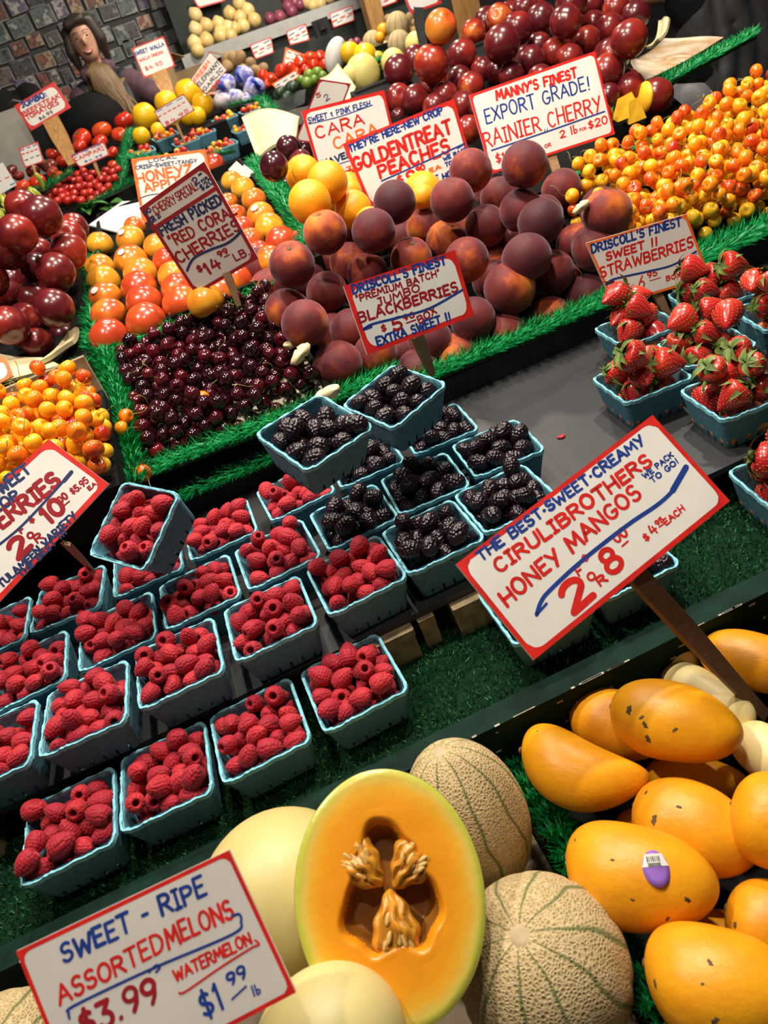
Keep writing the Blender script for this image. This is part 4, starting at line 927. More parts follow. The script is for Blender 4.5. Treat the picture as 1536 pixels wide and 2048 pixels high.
# foam pads and sheets
def sheet(name, px, depths, mat, label, cat, thick=.004, bend=.0, n=8):
    """thin bent sheet through four pixel corners at their own depths"""
    P = [at(x, y, d) for (x, y), d in zip(px, depths)]; C0 = sum(P) / 4; nn = unit(np.cross(P[1] - P[0], P[3] - P[0])); mb = MB()
    for side in (0, 1):
        vs = []
        for i in range(n + 1):
            for j in range(n + 1):
                u, v = i / n, j / n
                vs.append(P[0] * (1 - u) * (1 - v) + P[1] * u * (1 - v) + P[2] * u * v + P[3] * (1 - u) * v - C0 + nn * (bend * math.sin(math.pi * u) * (1 - .4 * v) + .3 * bend * math.sin(5 * v + u) - side * thick))
        fs = [(i * (n + 1) + j, (i + 1) * (n + 1) + j, (i + 1) * (n + 1) + j + 1, i * (n + 1) + j + 1) for i in range(n) for j in range(n)]
        mb.add(vs, fs if side == 0 else [f[::-1] for f in fs])
    K = (n + 1) ** 2; edge = [i * (n + 1) for i in range(n + 1)] + [n * (n + 1) + j for j in range(1, n + 1)] + [i * (n + 1) + n for i in range(n - 1, -1, -1)] + [j for j in range(n - 1, 0, -1)]
    mb.f += [(a, b_, b_ + K, a + K) for a, b_ in zip(edge, edge[1:] + edge[:1])]; mb.m += [0] * len(edge); mb.sm += [False] * len(edge)
    o = mb.build(name, M[mat]); o.location = [float(c) for c in C0]; return tag(o, label, cat)
sheet('foam_sheet', [(1261, 125), (1328, 79), (1446, 80), (1291, 168)], [1.95, 2.15, 2.05, 1.78], 'foam_white', 'white foam sheet with brown juice stains beside the nectarines', 'foam sheet', .006, .010)
sheet('foam_curl', [(1293, 97), (1318, 42), (1341, 40), (1322, 85)], [2.2, 2.25, 2.2, 2.15], 'foam', 'curled yellow foam strip behind the stained sheet', 'foam strip', .008, .02)
sheet('foam_sheet', [(485, 240), (602, 243), (588, 285), (515, 318)], [2.65, 2.55, 2.40, 2.45], 'foam', 'cream folded foam sheet behind the dark plums', 'foam sheet', .010, -.03)
sheet('foam_sheet', [(640, 160), (676, 128), (712, 178), (690, 215)], [2.7, 2.8, 2.6, 2.5], 'foam', 'cream foam sheet leaning by the pale melons', 'foam sheet', .006, .01)
sheet('foam_sheet', [(-30, 705), (85, 718), (120, 735), (-30, 775)], [1.60, 1.60, 1.56, 1.50], 'foam', 'cream foam sheet lying behind the wooden backboard', 'foam sheet', .006, .006)
sheet('foam_strip', [(75, 733), (140, 668), (160, 662), (150, 690)], [1.55, 1.62, 1.63, 1.58], 'foam', 'pale yellow foam strip bent up beside the dark nectarines', 'foam strip', .010, .008)
sheet('white_card', [(178, 452), (245, 405), (330, 400), (250, 470)], [2.32, 2.45, 2.42, 2.28], 'white', 'white paper lying behind the apples', 'paper')
for (x, y, d, lab, sx) in ((602, 706, 1.27, 'cream foam pad under the leftmost low peach', .024), (655, 788, 1.17, 'cream foam pad under the frontmost peach', .025), (518, 592, 1.55, 'cream foam pad by the cherry sign stick', .026), (578, 690, 1.33, 'yellowed foam pad beside the dark cherries', .015), (1163, 413, 1.35, 'cream foam ball between peaches and golden cherries', .018)):
    mb = MB(); mb.blob(18, 12, lambda t, a: (sx * math.sin(t) * math.cos(a) * (1 + .22 * math.cos(3 * a) + .15 * math.sin(5 * a + 3 * t)), sx * .8 * math.sin(t) * math.sin(a) * (1 + .2 * math.sin(2 * a + t)), sx * .38 * math.cos(t) * (1 + .3 * math.sin(4 * a)))); o = mb.build('foam_pad', M['foam']); o.location = [float(c) for c in at(x, y, d)]; o.rotation_euler = (.4, .3, x * .1); tag(o, lab, 'foam pad')
for (x, y, d, lab, rz) in ((490, 347, 2.25, 'white pointed paper tag standing right among the apples', .3), (472, 340, 2.35, 'white paper tag behind the pointed one', -.2)):
    mb = MB(); mb.hexa([(-.022, 0, -.012), (.022, 0, -.018), (.028, .003, -.018), (-.022, .003, -.012)], [(-.020, 0, .016), (.018, 0, .020), (.018, .003, .020), (-.020, .003, .016)]); o = mb.build('paper_tag', M['white']); o.location = [float(c) for c in at(x, y, d)]; o.rotation_euler = (-.3, -.3, rz); tag(o, lab, 'paper tag')
# ================================================================== FRONT: MELONS AND MANGOS
Z_LOW = .655
slab('melon_tray_floor', -1.0, .088, .02, .530, Z_LOW - .02, Z_LOW, 'cardboard', label='grey-brown cardboard floor under the melons', cat='tray floor')
slab('mango_tray_floor', .122, 1.2, .02, .530, Z_LOW - .02, Z_LOW, 'black', label='black floor under the mangos', cat='tray floor')
slab('tray_divider', .090, .120, .02, .530, Z_LOW - .3, .715, 'black', label='black upright divider between melons and mangos', cat='divider')
slab('low_stand', -1.0, 1.2, .0, .53, 0, Z_LOW - .021, 'black', label='black low stand carrying melons and mangos', cat='display stand')
grass_strip([(.105, .535, .730), (.105, .38, .732), (.105, .15, .734)], .013, .022, 6500, 'green plastic grass edging between melons and mangos', 15, lean=(0, -.2, .1))
def mango_mesh(k):
    r_ = random.Random(k); bend = r_.uniform(.06, .16) if k < 3 else .46; tap = .13 if k < 3 else .24
    def fn(t, p):                            # long axis x from -1 (stem, blunt) to +1; unit half length, half width 1
        u = -math.cos(t); w_ = math.sqrt(max(0, 1 - abs(u) ** 2.35)) * (1.0 - tap * u - .05 * u * u)
        y = w_ * math.cos(p) * .98; z = w_ * math.sin(p) * .90
        y += bend * (u * u - .3) * 1.2 + .05 * math.sin(3 * u + k) * w_
        return (u, y, z)
    mb = MB(); mb.blob(36, 34, fn); return mb.mesh('mango_body', M['mango'])
MANGO = [mango_mesh(k) for k in range(4)]
mb = MB(); mb.blob(10, 6, lambda t, a: (.0022 * math.cos(t), .0042 * math.sin(t) * math.cos(a), .0042 * math.sin(t) * math.sin(a))); MSCAR = mb.mesh('mango_stem_scar', M['stem_scar'])
def blotch(seed, s, c, nrm, bv):
    """dark mark lying on the skin around c"""
    q = random.Random(seed); a0 = q.uniform(0, 6); B_ = basis(nrm, [math.sin(seed), .4, .3]); vs = []
    for i in range(5):
        for j in range(16):
            a = 2 * math.pi * j / 16; r = s * i / 4 * (1 + .30 * math.sin(2 * a + a0) + .22 * math.sin(5 * a + a0 * 2)) * 1.2
            p = c + B_[:, 0] * r * math.cos(a) + B_[:, 1] * r * .8 * math.sin(a)
            loc, nor, _i, _d = bv.find_nearest(Vector(p)); nv = np.array(nor); nv = nv if nv @ nrm > 0 else -nv
            vs.append(np.array(loc) + nv * .00018 * (1 if i < 4 else .2))
    mb = MB(); mb.add(vs, [(i * 16 + j, (i + 1) * 16 + j, (i + 1) * 16 + (j + 1) % 16, i * 16 + (j + 1) % 16) for i in range(4) for j in range(16)]); return mb.mesh('dark_blotch', M['mango_spot'])
MG = [ # A px (blunt end), B px (far end), half width px, z, label, blotches (px)
 ((1040, 1500), (1290, 1583), 72, .778, 'curved ripe mango by the plastic grass, below the sign stick', [(1075, 1462, 2)]),
 ((1222, 1412), (1486, 1478), 82, .800, 'ripe mango with black scuff marks, highest in the upper group', [(1258, 1420, 7), (1290, 1450, 5), (1296, 1478, 6), (1350, 1460, 4), (1283, 1435, 4)]),
 ((1140, 1420), (1340, 1480), 70, .755, 'ripe mango half hidden behind the scuffed one', []),
 ((1132, 1712), (1438, 1795), 102, .800, 'ripe mango with a purple sticker', [(1150, 1680, 3), (1375, 1800, 5), (1335, 1838, 4), (1265, 1800, 3), (1225, 1720, 3)]),
 ((1268, 1610), (1520, 1710), 92, .775, 'ripe mango with an orange-centred scar, behind the stickered one', [(1358, 1614, 4), (1308, 1640, 7), (1292, 1585, 4)]),
 ((1462, 1610), (1650, 1680), 95, .800, 'ripe mango at the right edge resting on another', []),
 ((1288, 1925), (1620, 2020), 112, .800, 'large ripe mango at the bottom right corner', [(1310, 1968, 6), (1420, 1925, 5), (1405, 1968, 3), (1430, 2042, 6)]),
 ((1452, 1815), (1650, 1900), 88, .760, 'shaded ripe mango right of the stickered one', [(1470, 1850, 5)]),
 ((1396, 1300), (1640, 1350), 62, .770, 'ripe mango behind the sign stick', []),
 ((1518, 1205), (1680, 1260), 48, .745, 'ripe mango at the right edge above the others', []),
 ((1290, 1548), (1500, 1570), 46, .715, 'ripe mango wedged underneath, seen as a narrow strip', []),
 ((1225, 1665), (1350, 1700), 60, .705, 'ripe mango deep in the middle of the pile', []),
 ((1370, 1870), (1560, 1920), 70, .705, 'ripe mango deep between the stickered one and the corner one', []),
]
M['purple'] = flat('purple_sticker', (.26, .12, .50), .35, .1, 60)
for i, (A, B, hw, z, lab, sp) in enumerate(MG):
    a, b_ = onz(*A, z), onz(*B, z); c = (a + b_) / 2; hl = np.linalg.norm(b_ - a) / 2; d_ = depth_of(c); wd = hw * d_ / F_PX
    x = unit(b_ - a); Rm = np.array([x, np.cross([0, 0, 1.], x), [0, 0, 1.]]).T
    me = MANGO[i % 3] if i else MANGO[3]
    root = empty('mango', c, lab, 'mango', 'ripe mangos'); root.rotation_euler = to_mat(Rm).to_euler()
    o = inst('skin', me, (0, 0, 0), None, (hl, wd, wd), parent=root)
    inst('stem_scar', MSCAR, (-hl * .99, 0, 0), parent=root)
    Ri = Rm.T
    def hit(px, py):                           # where the line of sight meets this mango's ellipsoid
        o_ = Ri @ (ORG - c) / np.array([hl, wd, wd * .9]); r_ = Ri @ ray(px, py) / np.array([hl, wd, wd * .9])
        A_, B_, C_ = r_ @ r_, 2 * o_ @ r_, o_ @ o_ - 1; D_ = B_ * B_ - 4 * A_ * C_
        if D_ < 0: return None
        t = (-B_ - math.sqrt(D_)) / (2 * A_); h = o_ + r_ * t; n_ = unit(h / np.array([hl, wd, wd * .9])); return h * np.array([hl, wd, wd * .9]), n_
    bvh_me = me; inv = np.array([1 / hl, 1 / wd, 1 / wd])
    from mathutils.bvhtree import BVHTree
    bv = BVHTree.FromPolygons([(v.co.x * hl, v.co.y * wd, v.co.z * wd) for v in me.vertices], [tuple(p.vertices) for p in me.polygons])
    def hit(px, py):
        o_ = Ri @ (ORG - c); r_ = unit(Ri @ ray(px, py)); loc, nor, _i, _d = bv.ray_cast(Vector(o_), Vector(r_))
        return None if loc is None else (np.array(loc), unit(np.array(nor) * (1 if np.array(nor) @ r_ < 0 else -1)))
    for k, (sx, sy, s) in enumerate(sp):
        h = hit(sx, sy)
        if h: inst('bruise', blotch(i * 10 + k, s * d_ / F_PX, h[0], h[1], bv), (0, 0, 0), parent=root, label='dark bruise mark')
    if i == 3:
        h = hit(1312, 1738); st = empty('fruit_sticker', h[0] + h[1] * .0012, 'purple oval sticker with a white band'); st.parent = root
        up_ = Ri @ (M_CAM @ np.array([-.12, -1, 0])); zz = h[1]; yy = unit(up_ - zz * (up_ @ zz)); st.rotation_euler = to_mat(np.array([np.cross(yy, zz), yy, zz]).T).to_euler()
        k = d_ / F_PX; mb = MB(); mb.blob(28, 5, lambda t, a: (26 * k * math.sin(t) * math.cos(a), 34 * k * math.sin(t) * math.sin(a), .0006 * math.cos(t) - .0016 * (math.sin(t) * math.cos(a)) ** 2)); mb.build('sticker_disc', M['purple'], st)
        mb = MB(); Y0, Y1 = 4 * k, 26 * k; vs = []
        for j in range(9):
            for y in (Y0, Y1): u = -1 + j / 4; X_ = u * 25 * k * math.sqrt(max(.05, 1 - (y / (34 * k)) ** 2)); vs.append((X_, y, .0009 - .0016 * (X_ / (24 * k)) ** 2))
        mb.add(vs, [(2 * j, 2 * j + 2, 2 * j + 3, 2 * j + 1) for j in range(8)], False); mb.build('white_band', M['white'], st)
        mb = MB()
        for j in range(7): mb.box(((-13 + 3.6 * j) * k, 17 * k, .0012), ((1.2 + .8 * (j % 3 == 0)) * k, 9 * k, .0002))
        for j in range(2): mb.box((-2 * k, (9 - 3 * j) * k, .0012), (24 * k, 1.2 * k, .0002))
        mb.build('barcode', M['black_paint'], st)
# cream segmented roll between the mangos
root = empty('padding_roll', onz(1400, 1390, .752), 'smooth cream segmented roll lying between the mangos under the stick', 'padding roll')
M['cream'] = flat('cream_plastic', (.80, .66, .30), .42, .08, 15)
prev = None
for (A, B, hw) in (((1262, 1270), (1388, 1335), 44), ((1335, 1345), (1500, 1450), 46), ((1482, 1462), (1590, 1560), 50)):
    a, b_ = onz(*A, .752), onz(*B, .752); x = unit(b_ - a); hl = np.linalg.norm(b_ - a) / 2; wd = hw * depth_of(a) / F_PX; mb = MB()
    def cap(t, p):
        u = -math.cos(t); w_ = (1 - abs(u) ** 3.2) ** .5; return (u * hl * 1.06, wd * w_ * math.cos(p), wd * w_ * math.sin(p))
    mb.blob(24, 22, cap); o = mb.build('segment', M['cream'], root); o.location = [float(v) for v in (a + b_) / 2 - np.array(root.location)]; o.rotation_euler = to_mat(np.array([x, np.cross([0, 0, 1.], x), [0, 0, 1.]]).T).to_euler()

# ------------------------------------------------------------------ melons
M['melon_scar'] = flat('melon_stem_scar', (.48, .36, .22), .8, .2, 60)
def cantaloupe(name, c, axis, R, Lr, label, tall=1.0):
    root = empty(name, c, label, 'melon'); root.rotation_euler = to_mat(basis(axis)).to_euler(); mb = MB()
    mb.blob(72, 48, lambda t, p: ((1 - .022 * max(0, math.cos(10 * p + .0)) ** 8) * R * math.sin(t) * math.cos(p), (1 - .022 * max(0, math.cos(10 * p)) ** 8) * R * math.sin(t) * math.sin(p), Lr * math.cos(t) - .05 * Lr * math.exp(-(t / .14) ** 2)))
    mb.build('rind', M['melon_rind'], root)
    mb = MB(); mb.blob(14, 6, lambda t, p: (.010 * math.sin(t) * math.cos(p), .010 * math.sin(t) * math.sin(p), .0025 * math.cos(t))); o = mb.build('stem_scar', M['melon_scar'], root); o.location = (0, 0, Lr * .95); o['label'] = 'pale stem scar'
    return root
def toward(px0, px1, d0, d1):                 # world direction from a pixel at depth d0 to another at d1
    return unit(at(*px1, d1) - at(*px0, d0))
DC1 = .760; cantaloupe('cantaloupe', at(938, 1632, DC1), toward((938, 1632), (868, 1478), DC1, DC1 - .03), .062, .090, 'oblong netted cantaloupe with green stripes behind the cut melon')
DC2 = .640; cantaloupe('cantaloupe', at(1085, 1935, DC2), toward((1085, 1935), (1025, 1853), DC2, DC2 - .055), .077, .078, 'round tan cantaloupe in front of the plastic grass edging')
cantaloupe('cantaloupe', at(20, 2125, .70), (.1, -.5, .8), .062, .066, 'tan cantaloupe peeping out under the melon sign')
def honeydew(c, R, sz, axis, label):
    root = empty('honeydew', c, label, 'melon'); root.rotation_euler = to_mat(basis(axis)).to_euler()
    mb = MB(); mb.blob(48, 36, lambda t, p: (R * math.sin(t) * math.cos(p), R * math.sin(t) * math.sin(p), R * sz * math.cos(t))); mb.build('rind', M['honeydew'], root)
    mb = MB(); mb.blob(12, 6, lambda t, p: (.007 * math.sin(t) * math.cos(p), .007 * math.sin(t) * math.sin(p), .002 * math.cos(t))); o = mb.build('stem_scar', M['stem_scar'], root); o.location = (0, 0, R * sz * .995)
honeydew(at(575, 1795, .690), .081, 1.06, (.3, .2, -.6), 'smooth pale yellow melon behind the melon sign')
honeydew(at(662, 2090, .555), .055, 1.1, (.9, .2, -.3), 'smooth pale yellow melon below the cut half')
# the cut half
DH = .600; C0 = at(779, 1785, DH); nrm = unit(-unit(ray(779, 1785)) + np.array([0, -.10, .12])); upv = M_CAM @ np.array([-.13, -1, .0]); yv = unit(upv - nrm * (upv @ nrm)); xv = np.cross(yv, nrm)
half = empty('cut_melon', C0, 'halved orange-fleshed melon facing the aisle with seeds showing', 'melon'); half.rotation_euler = to_mat(np.array([xv, yv, nrm]).T).to_euler()
RX, RY = .0795, .0985
mb = MB()
def shell(t, p):                                          # half shell below the cut
    t2 = math.pi / 2 + t / 2; return (RX * math.sin(t2) * math.cos(p), RY * math.sin(t2) * math.sin(p), .070 * math.cos(t2))
nu, nv = 64, 20; vs = [(RX * math.sin(math.pi / 2 + i / nv * math.pi / 2) * math.cos(2 * math.pi * j / nu), RY * math.sin(math.pi / 2 + i / nv * math.pi / 2) * math.sin(2 * math.pi * j / nu), .070 * math.cos(math.pi / 2 + i / nv * math.pi / 2) - .0018) for i in range(nv + 1) for j in range(nu)]
mb.add(vs, [(i * nu + j, (i + 1) * nu + j, (i + 1) * nu + (j + 1) % nu, i * nu + (j + 1) % nu) for i in range(nv) for j in range(nu)]); mb.build('rind', M['honeydew'], half)
mb = MB(); rings = 100
def cav(phi): return 1 + .17 * math.cos(3 * (phi - math.pi / 2) ) + .05 * math.cos(7 * phi + 1) + .03 * math.sin(11 * phi)
vs = [(0, -.002, -.026)]; nu = 96
for i in range(1, rings + 1):
    s = i / rings
    for j in range(nu):
        ph = 2 * math.pi * j / nu; x, y = RX * .998 * s * math.cos(ph), RY * .998 * s * math.sin(ph)
        q_ = math.hypot(x / .040, (y + .000) / .050) / cav(ph)
        z = -.028 * (1 - (3 * (w_ := min(1., max(0., (q_ - .70) / .32))) ** 2 - 2 * w_ ** 3))
        edge = max(0, (s - .93) / .07); z += -.002 * edge ** 2 + .0002 * math.sin(ph * 7 + s * 9) * (q_ > 1.1)
        vs.append((x, y, z))
fs = [(0, 1 + j, 1 + (j + 1) % nu) for j in range(nu)] + [(1 + (i - 1) * nu + j, 1 + i * nu + j, 1 + i * nu + (j + 1) % nu, 1 + (i - 1) * nu + (j + 1) % nu) for i in range(1, rings) for j in range(nu)]
mb.add(vs, fs); 
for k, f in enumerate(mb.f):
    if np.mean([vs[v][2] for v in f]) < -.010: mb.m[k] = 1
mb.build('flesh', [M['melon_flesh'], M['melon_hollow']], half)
for k, (cx, cy, ang, ln) in enumerate(((-.0205, .0225, 2.30, .037), (.0205, .0185, .72, .037), (.001, -.0235, -1.57, .042))):
    q = random.Random(k + 3); mb = MB(); ca, sa = math.cos(ang), math.sin(ang)
    def lobe(t, p):                                        # ridged fan of pulp along the radius
        u = math.cos(t); fan = .55 + .45 * u; y = .0205 * math.sin(t) * math.cos(p) * (.35 + fan); z = .013 * math.sin(t) * math.sin(p) * (1 + .28 * math.cos(y * 800) + .15 * math.cos(y * 1900 + u * 6)); return (ln * .62 * u, y + .0012 * math.sin(u * 9), z)
    mb.blob(40, 26, lobe, 0, lambda v: np.array([v[0] * ca - v[1] * sa + cx, v[0] * sa + v[1] * ca + cy, v[2] - .011]))
    o = mb.build('seed_pulp', M['melon_seed_bed'], half)
    for j in range(13):
        ms = MB(); u = q.uniform(-.2, .95); side = q.uniform(-.8, .8); L_ = .0052
        A_ = basis([.2 * side, .1, 1], [1, side * .8, 0]); px_, py_ = ln * .6 * u, .018 * side * (.4 + .6 * (u + 1) / 2); cz = -.0115 + .0135 * math.sqrt(max(.05, 1 - u * u * .8 - side * side * .5))
        w0 = np.array([px_ * ca - py_ * sa + cx, px_ * sa + py_ * ca + cy, cz]); Rz = np.array([[ca, -sa, 0], [sa, ca, 0], [0, 0, 1.]])
        ms.blob(10, 8, lambda t, p: (L_ * math.cos(t), L_ * .42 * math.sin(t) * math.cos(p), L_ * .26 * math.sin(t) * math.sin(p)), 0, lambda v: Rz @ A_ @ v)
        so = ms.build('seed', M['melon_seed'], o); so.location = [float(c) for c in w0]

# ================================================================== PRICE SIGNS OF THE STAND
foot = onz(1530, 1432, .735)
def arrow(pts, ink, t): return (ink, t, pts)
Dm = .735; nm = (.05, -.707, .705)
s_top = at(1262, 1150, Dm * 1.02)
sign('white card with red border pricing honey mangos, on a brown stick', [(912, 1128), (1305, 830), (1460, 1002), (1068, 1320)], Dm, nm, 'r',
 [('THE BEST*SWEET*CREAMY', 962, 1122, 1290, 886, 25, 'b', 6.5), ('CIRULIBROTHERS', 999, 1146, 1304, 927, 33, 'r', 8), ('HONEY MANGOS', 1014, 1212, 1283, 992, 38, 'r', 8),
  ('WE PACK', 1290, 957, 1347, 912, 13, 'b', 3.6), ('TO GO!', 1305, 966, 1358, 925, 13, 'b', 3.6), ('2', 1146, 1226, 1186, 1190, 66, 'r', 15), ('F', 1158, 1152, 1168, 1145, 20, 'r', 5), ('O', 1180, 1163, 1192, 1154, 19, 'r', 5), ('R', 1201, 1172, 1215, 1161, 22, 'r', 6),
  ('$', 1168, 1124, 1178, 1117, 15, 'r', 4.5), ('8', 1222, 1150, 1248, 1128, 64, 'r', 13), ('00', 1235, 1087, 1256, 1068, 22, 'r', 5.5), ('-', 1244, 1096, 1258, 1084, 8, 'r', 4), ('$', 1292, 1083, 1300, 1077, 17, 'r', 4), ('4', 1306, 1071, 1316, 1062, 26, 'r', 4.5), ('95', 1315, 1052, 1327, 1041, 12, 'r', 4), ('-', 1318, 1058, 1330, 1049, 7, 'r', 3), ('EACH', 1332, 1050, 1370, 1020, 15, 'r', 3.8)],
 [('b', 8, [(1073, 1229), (1082, 1203), (1100, 1180), (1163, 1122), (1252, 1052), (1319, 1006), (1352, 972), (1372, 934)]), ('b', 5, [(1073, 1229), (1093, 1207)]), ('b', 12, [(1345, 981), (1372, 934)])],
 [(s_top + np.array(unit(nm)) * -.010, foot, .022, 'stick')], bw=.0070, rc=2.0, thick=.005)
sign('white card with red border pricing assorted melons and watermelon', [(32, 1903), (458, 1700), (592, 1985), (155, 2215)], .50, (.03, -.67, .74), 'r',
 [('SWEET - RIPE', 128, 1926, 413, 1789, 46, 'b', 8), ('ASSORTED', 120, 2008, 330, 1900, 44, 'r', 7), ('MELONS', 338, 1896, 468, 1832, 46, 'r', 7), ('WATERMELON', 352, 1962, 504, 1886, 28, 'r', 5.5),
  ('$3.99', 168, 2075, 318, 1999, 58, 'd', 10), ('$1', 410, 2036, 448, 2014, 62, 'b', 8), ('99', 458, 1972, 494, 1953, 30, 'b', 6), ('lb', 508, 1992, 522, 1985, 20, 'b', 4)],
 [('b', 5, [(139, 2036), (138, 2026), (150, 2010), (306, 1936), (465, 1868), (482, 1842), (478, 1828), (464, 1832)]), ('r', 4, [(358, 1985), (372, 1982), (440, 1935), (500, 1897), (518, 1888), (510, 1880)]), ('b', 3.5, [(464, 1998), (492, 1972)]), ('b', 4, [(298, 1944), (312, 1930), (320, 1934), (312, 1944)])], bw=.0042, face='white_dull')
sign('white card with red border pricing raspberries, propped on a stick', [(-165, 1120), (97, 878), (218, 968), (-12, 1215)], .99, (.03, -.80, .60), 'r',
 [('SWEET', -10, 1000, 62, 943, 27, 'n', 7), ('CROP', -28, 1040, 40, 997, 24, 'n', 6.5), ('BERRIES', -18, 1075, 122, 967, 38, 'd', 10), ('2', 36, 1118, 62, 1092, 46, 'd', 12), ('F', 43, 1067, 50, 1061, 13, 'd', 5), ('O', 60, 1079, 69, 1071, 14, 'd', 5), ('R', 75, 1086, 87, 1076, 18, 'd', 5),
  ('$', 62, 1047, 70, 1041, 15, 'd', 5), ('10', 98, 1047, 131, 1018, 40, 'd', 11), ('00', 122, 1007, 136, 994, 16, 'd', 4.5), ('-', 128, 1014, 140, 1004, 6, 'd', 3.5), ('$5.95', 146, 989, 178, 964, 15, 'd', 4), ('EA', 179, 981, 193, 969, 9, 'd', 3), ('TULAMEEN VARIETY', 4, 1176, 154, 1034, 17, 'n', 5), ('THE BEST !!!', 43, 1155, 134, 1066, 15, 'n', 4.5)],
 [('n', 5, [(-5, 1092), (40, 1055), (90, 1003), (142, 945)]), ('n', 8, [(128, 962), (143, 944)])], [(at(128, 1090, .99) + np.array([0, .006, 0]), at(186, 1142, 1.16), .013, 'wood')], bw=.0105)
cbase = at(478, 612, 1.46)
sign('card in shade-grey white with dark red border offering red coral cherries, under plastic', [(278, 416), (408, 323), (517, 517), (392, 590)], 1.38, (-.30, -.94, -.08), 'd',
 [('GO', 290, 431, 303, 422, 10, 'n', 3), ('FOR 2!', 300, 448, 322, 433, 13, 'n', 3), ('CHERRY', 313, 430, 354, 404, 22, 'd', 2.6), ('SPECIAL!', 358, 402, 398, 377, 22, 'd', 2.6), ('2', 390, 371, 399, 364, 18, 'n', 3), ('#', 399, 356, 406, 352, 12, 'n', 2.2), ('FOR', 404, 365, 416, 357, 6, 'n', 2), ('$20', 404, 381, 427, 366, 14, 'n', 2.8),
  ('FRESH PICKED', 325, 471, 445, 406, 24, 'n', 5), ('"RED CORAL', 346, 493, 474, 428, 26, 'd', 4.6), ('CHERRIES', 360, 527, 482, 457, 28, 'd', 5), ('$', 398, 545, 406, 541, 15, 'd', 4), ('14', 417, 549, 443, 533, 27, 'd', 6), ('99', 438, 514, 456, 505, 13, 'd', 4), ('-', 448, 517, 460, 511, 6, 'd', 3), ('LB.', 472, 522, 500, 508, 18, 'd', 3.5)],
 [('n', 5, [(374, 541), (387, 517), (419, 500), (451, 488), (470, 475), (482, 462)]), ('d', 7, [(306, 457), (370, 416), (432, 376)])], [(at(440, 545, 1.395), cbase, .016, 'stick')], bw=.010, face='white_dull')
sign('white card with red border pricing jumbo blackberries, standing in the peaches', [(687, 572), (910, 500), (949, 632), (735, 710)], 1.13, (.12, -.95, .28), 'r',
 [("DRISCOLL'S FINEST", 707, 588, 892, 527, 20, 'b', 5), ('"PREMIUM BATCH"', 714, 604, 880, 551, 16, 'd', 3.6), ('JUMBO', 756, 612, 840, 582, 17, 'd', 4), ('BLACKBERRIES', 720, 646, 916, 582, 23, 'd', 5.5), ('$', 764, 664, 773, 661, 15, 'd', 3.6), ('5', 788, 662, 805, 656, 27, 'd', 6.5), ('90', 808, 641, 829, 633, 13, 'd', 4), ('-', 810, 650, 832, 642, 7, 'd', 3), ('BOX', 839, 647, 873, 625, 17, 'd', 4), ('EXTRA SWEET !!', 756, 692, 902, 640, 20, 'b', 5)],
 [('b', 4.5, [(728, 658), (745, 648), (800, 634), (860, 616), (924, 580)]), ('b', 6, [(728, 658), (742, 653)])], [(at(838, 665, 1.14), at(865, 750, 1.30), .020, 'wood')], bw=.011)
sign('white card with red border pricing strawberries, behind the strawberry baskets', [(1172, 486), (1373, 428), (1420, 555), (1228, 612)], 1.29, (-.05, -.97, .22), 'o',
 [("DRISCOLL'S FINEST", 1184, 506, 1362, 450, 19, 'b', 4.5), ('SWEET !!', 1213, 521, 1315, 489, 18, 'r', 4.5), ('STRAWBERRIES', 1202, 556, 1386, 493, 25, 'r', 4.5), ('$.', 1251, 582, 1266, 578, 17, 'r', 3.5), ('6', 1279, 578, 1290, 574, 26, 'r', 3.4), ('95', 1295, 556, 1314, 550, 13, 'r', 3.2), ('-', 1296, 565, 1322, 557, 6, 'r', 2), ('BOX', 1333, 562, 1361, 553, 11, 'r', 3)],
 [('b', 4, [(1213, 568), (1228, 558), (1290, 544), (1345, 530), (1392, 503)]), ('b', 6, [(1213, 568), (1226, 562)])], [(at(1325, 580, 1.295), at(1340, 640, 1.33), .016, 'stick')], bw=.0065)
sign('white card with red border pricing golden treat peaches, behind the heap', [(685, 288), (908, 197), (950, 345), (741, 418)], 1.62, (-.15, -.96, .22), 'r',
 [("THEY'RE HERE-NEW CROP", 700, 304, 886, 227, 17, 'b', 4), ('GOLDENTREAT', 711, 342, 904, 264, 32, 'r', 7), ('PEACHES', 761, 356, 900, 303, 30, 'r', 7), ('$', 797, 369, 808, 364, 18, 'r', 4), ('9', 817, 365, 832, 359, 24, 'r', 6), ('90', 834, 345, 850, 339, 12, 'r', 4), ('EA', 860, 346, 882, 336, 10, 'o', 3.6), ('WE PACK', 888, 322, 935, 301, 9, 'b', 3), ('TO GO', 892, 334, 924, 321, 9, 'b', 3), ('TAKE SOME HOME', 795, 389, 925, 346, 14, 'b', 4)],
 [('b', 3, [(763, 362), (840, 328), (929, 287)]), ('b', 4, [(915, 296), (929, 287)])], [(at(845, 370, 1.63), at(862, 425, 1.66), .022, 'wood')], bw=.011)
sign('white card with red border pricing navel oranges, left of the peach sign', [(602, 222), (768, 180), (800, 318), (642, 362)], 1.95, (0, -.99, .08), 'r',
 [('SWEET & PINK FLESH', 617, 246, 741, 212, 13, 'b', 2.6), ('CARA', 634, 277, 729, 248, 27, 'r', 4.2), ('CARA', 671, 300, 757, 266, 26, 'o', 4.2), ('NAVEL', 646, 333, 702, 313, 14, 'n', 3.8), ('$3', 680, 350, 705, 342, 13, 'o', 3)],
 [('b', 1.8, [(618, 248), (680, 233), (745, 210)]), ('b', 1.6, [(643, 339), (700, 321)])], [(at(720, 335, 1.96), at(742, 400, 1.98), .02, 'wood')], bw=.011)
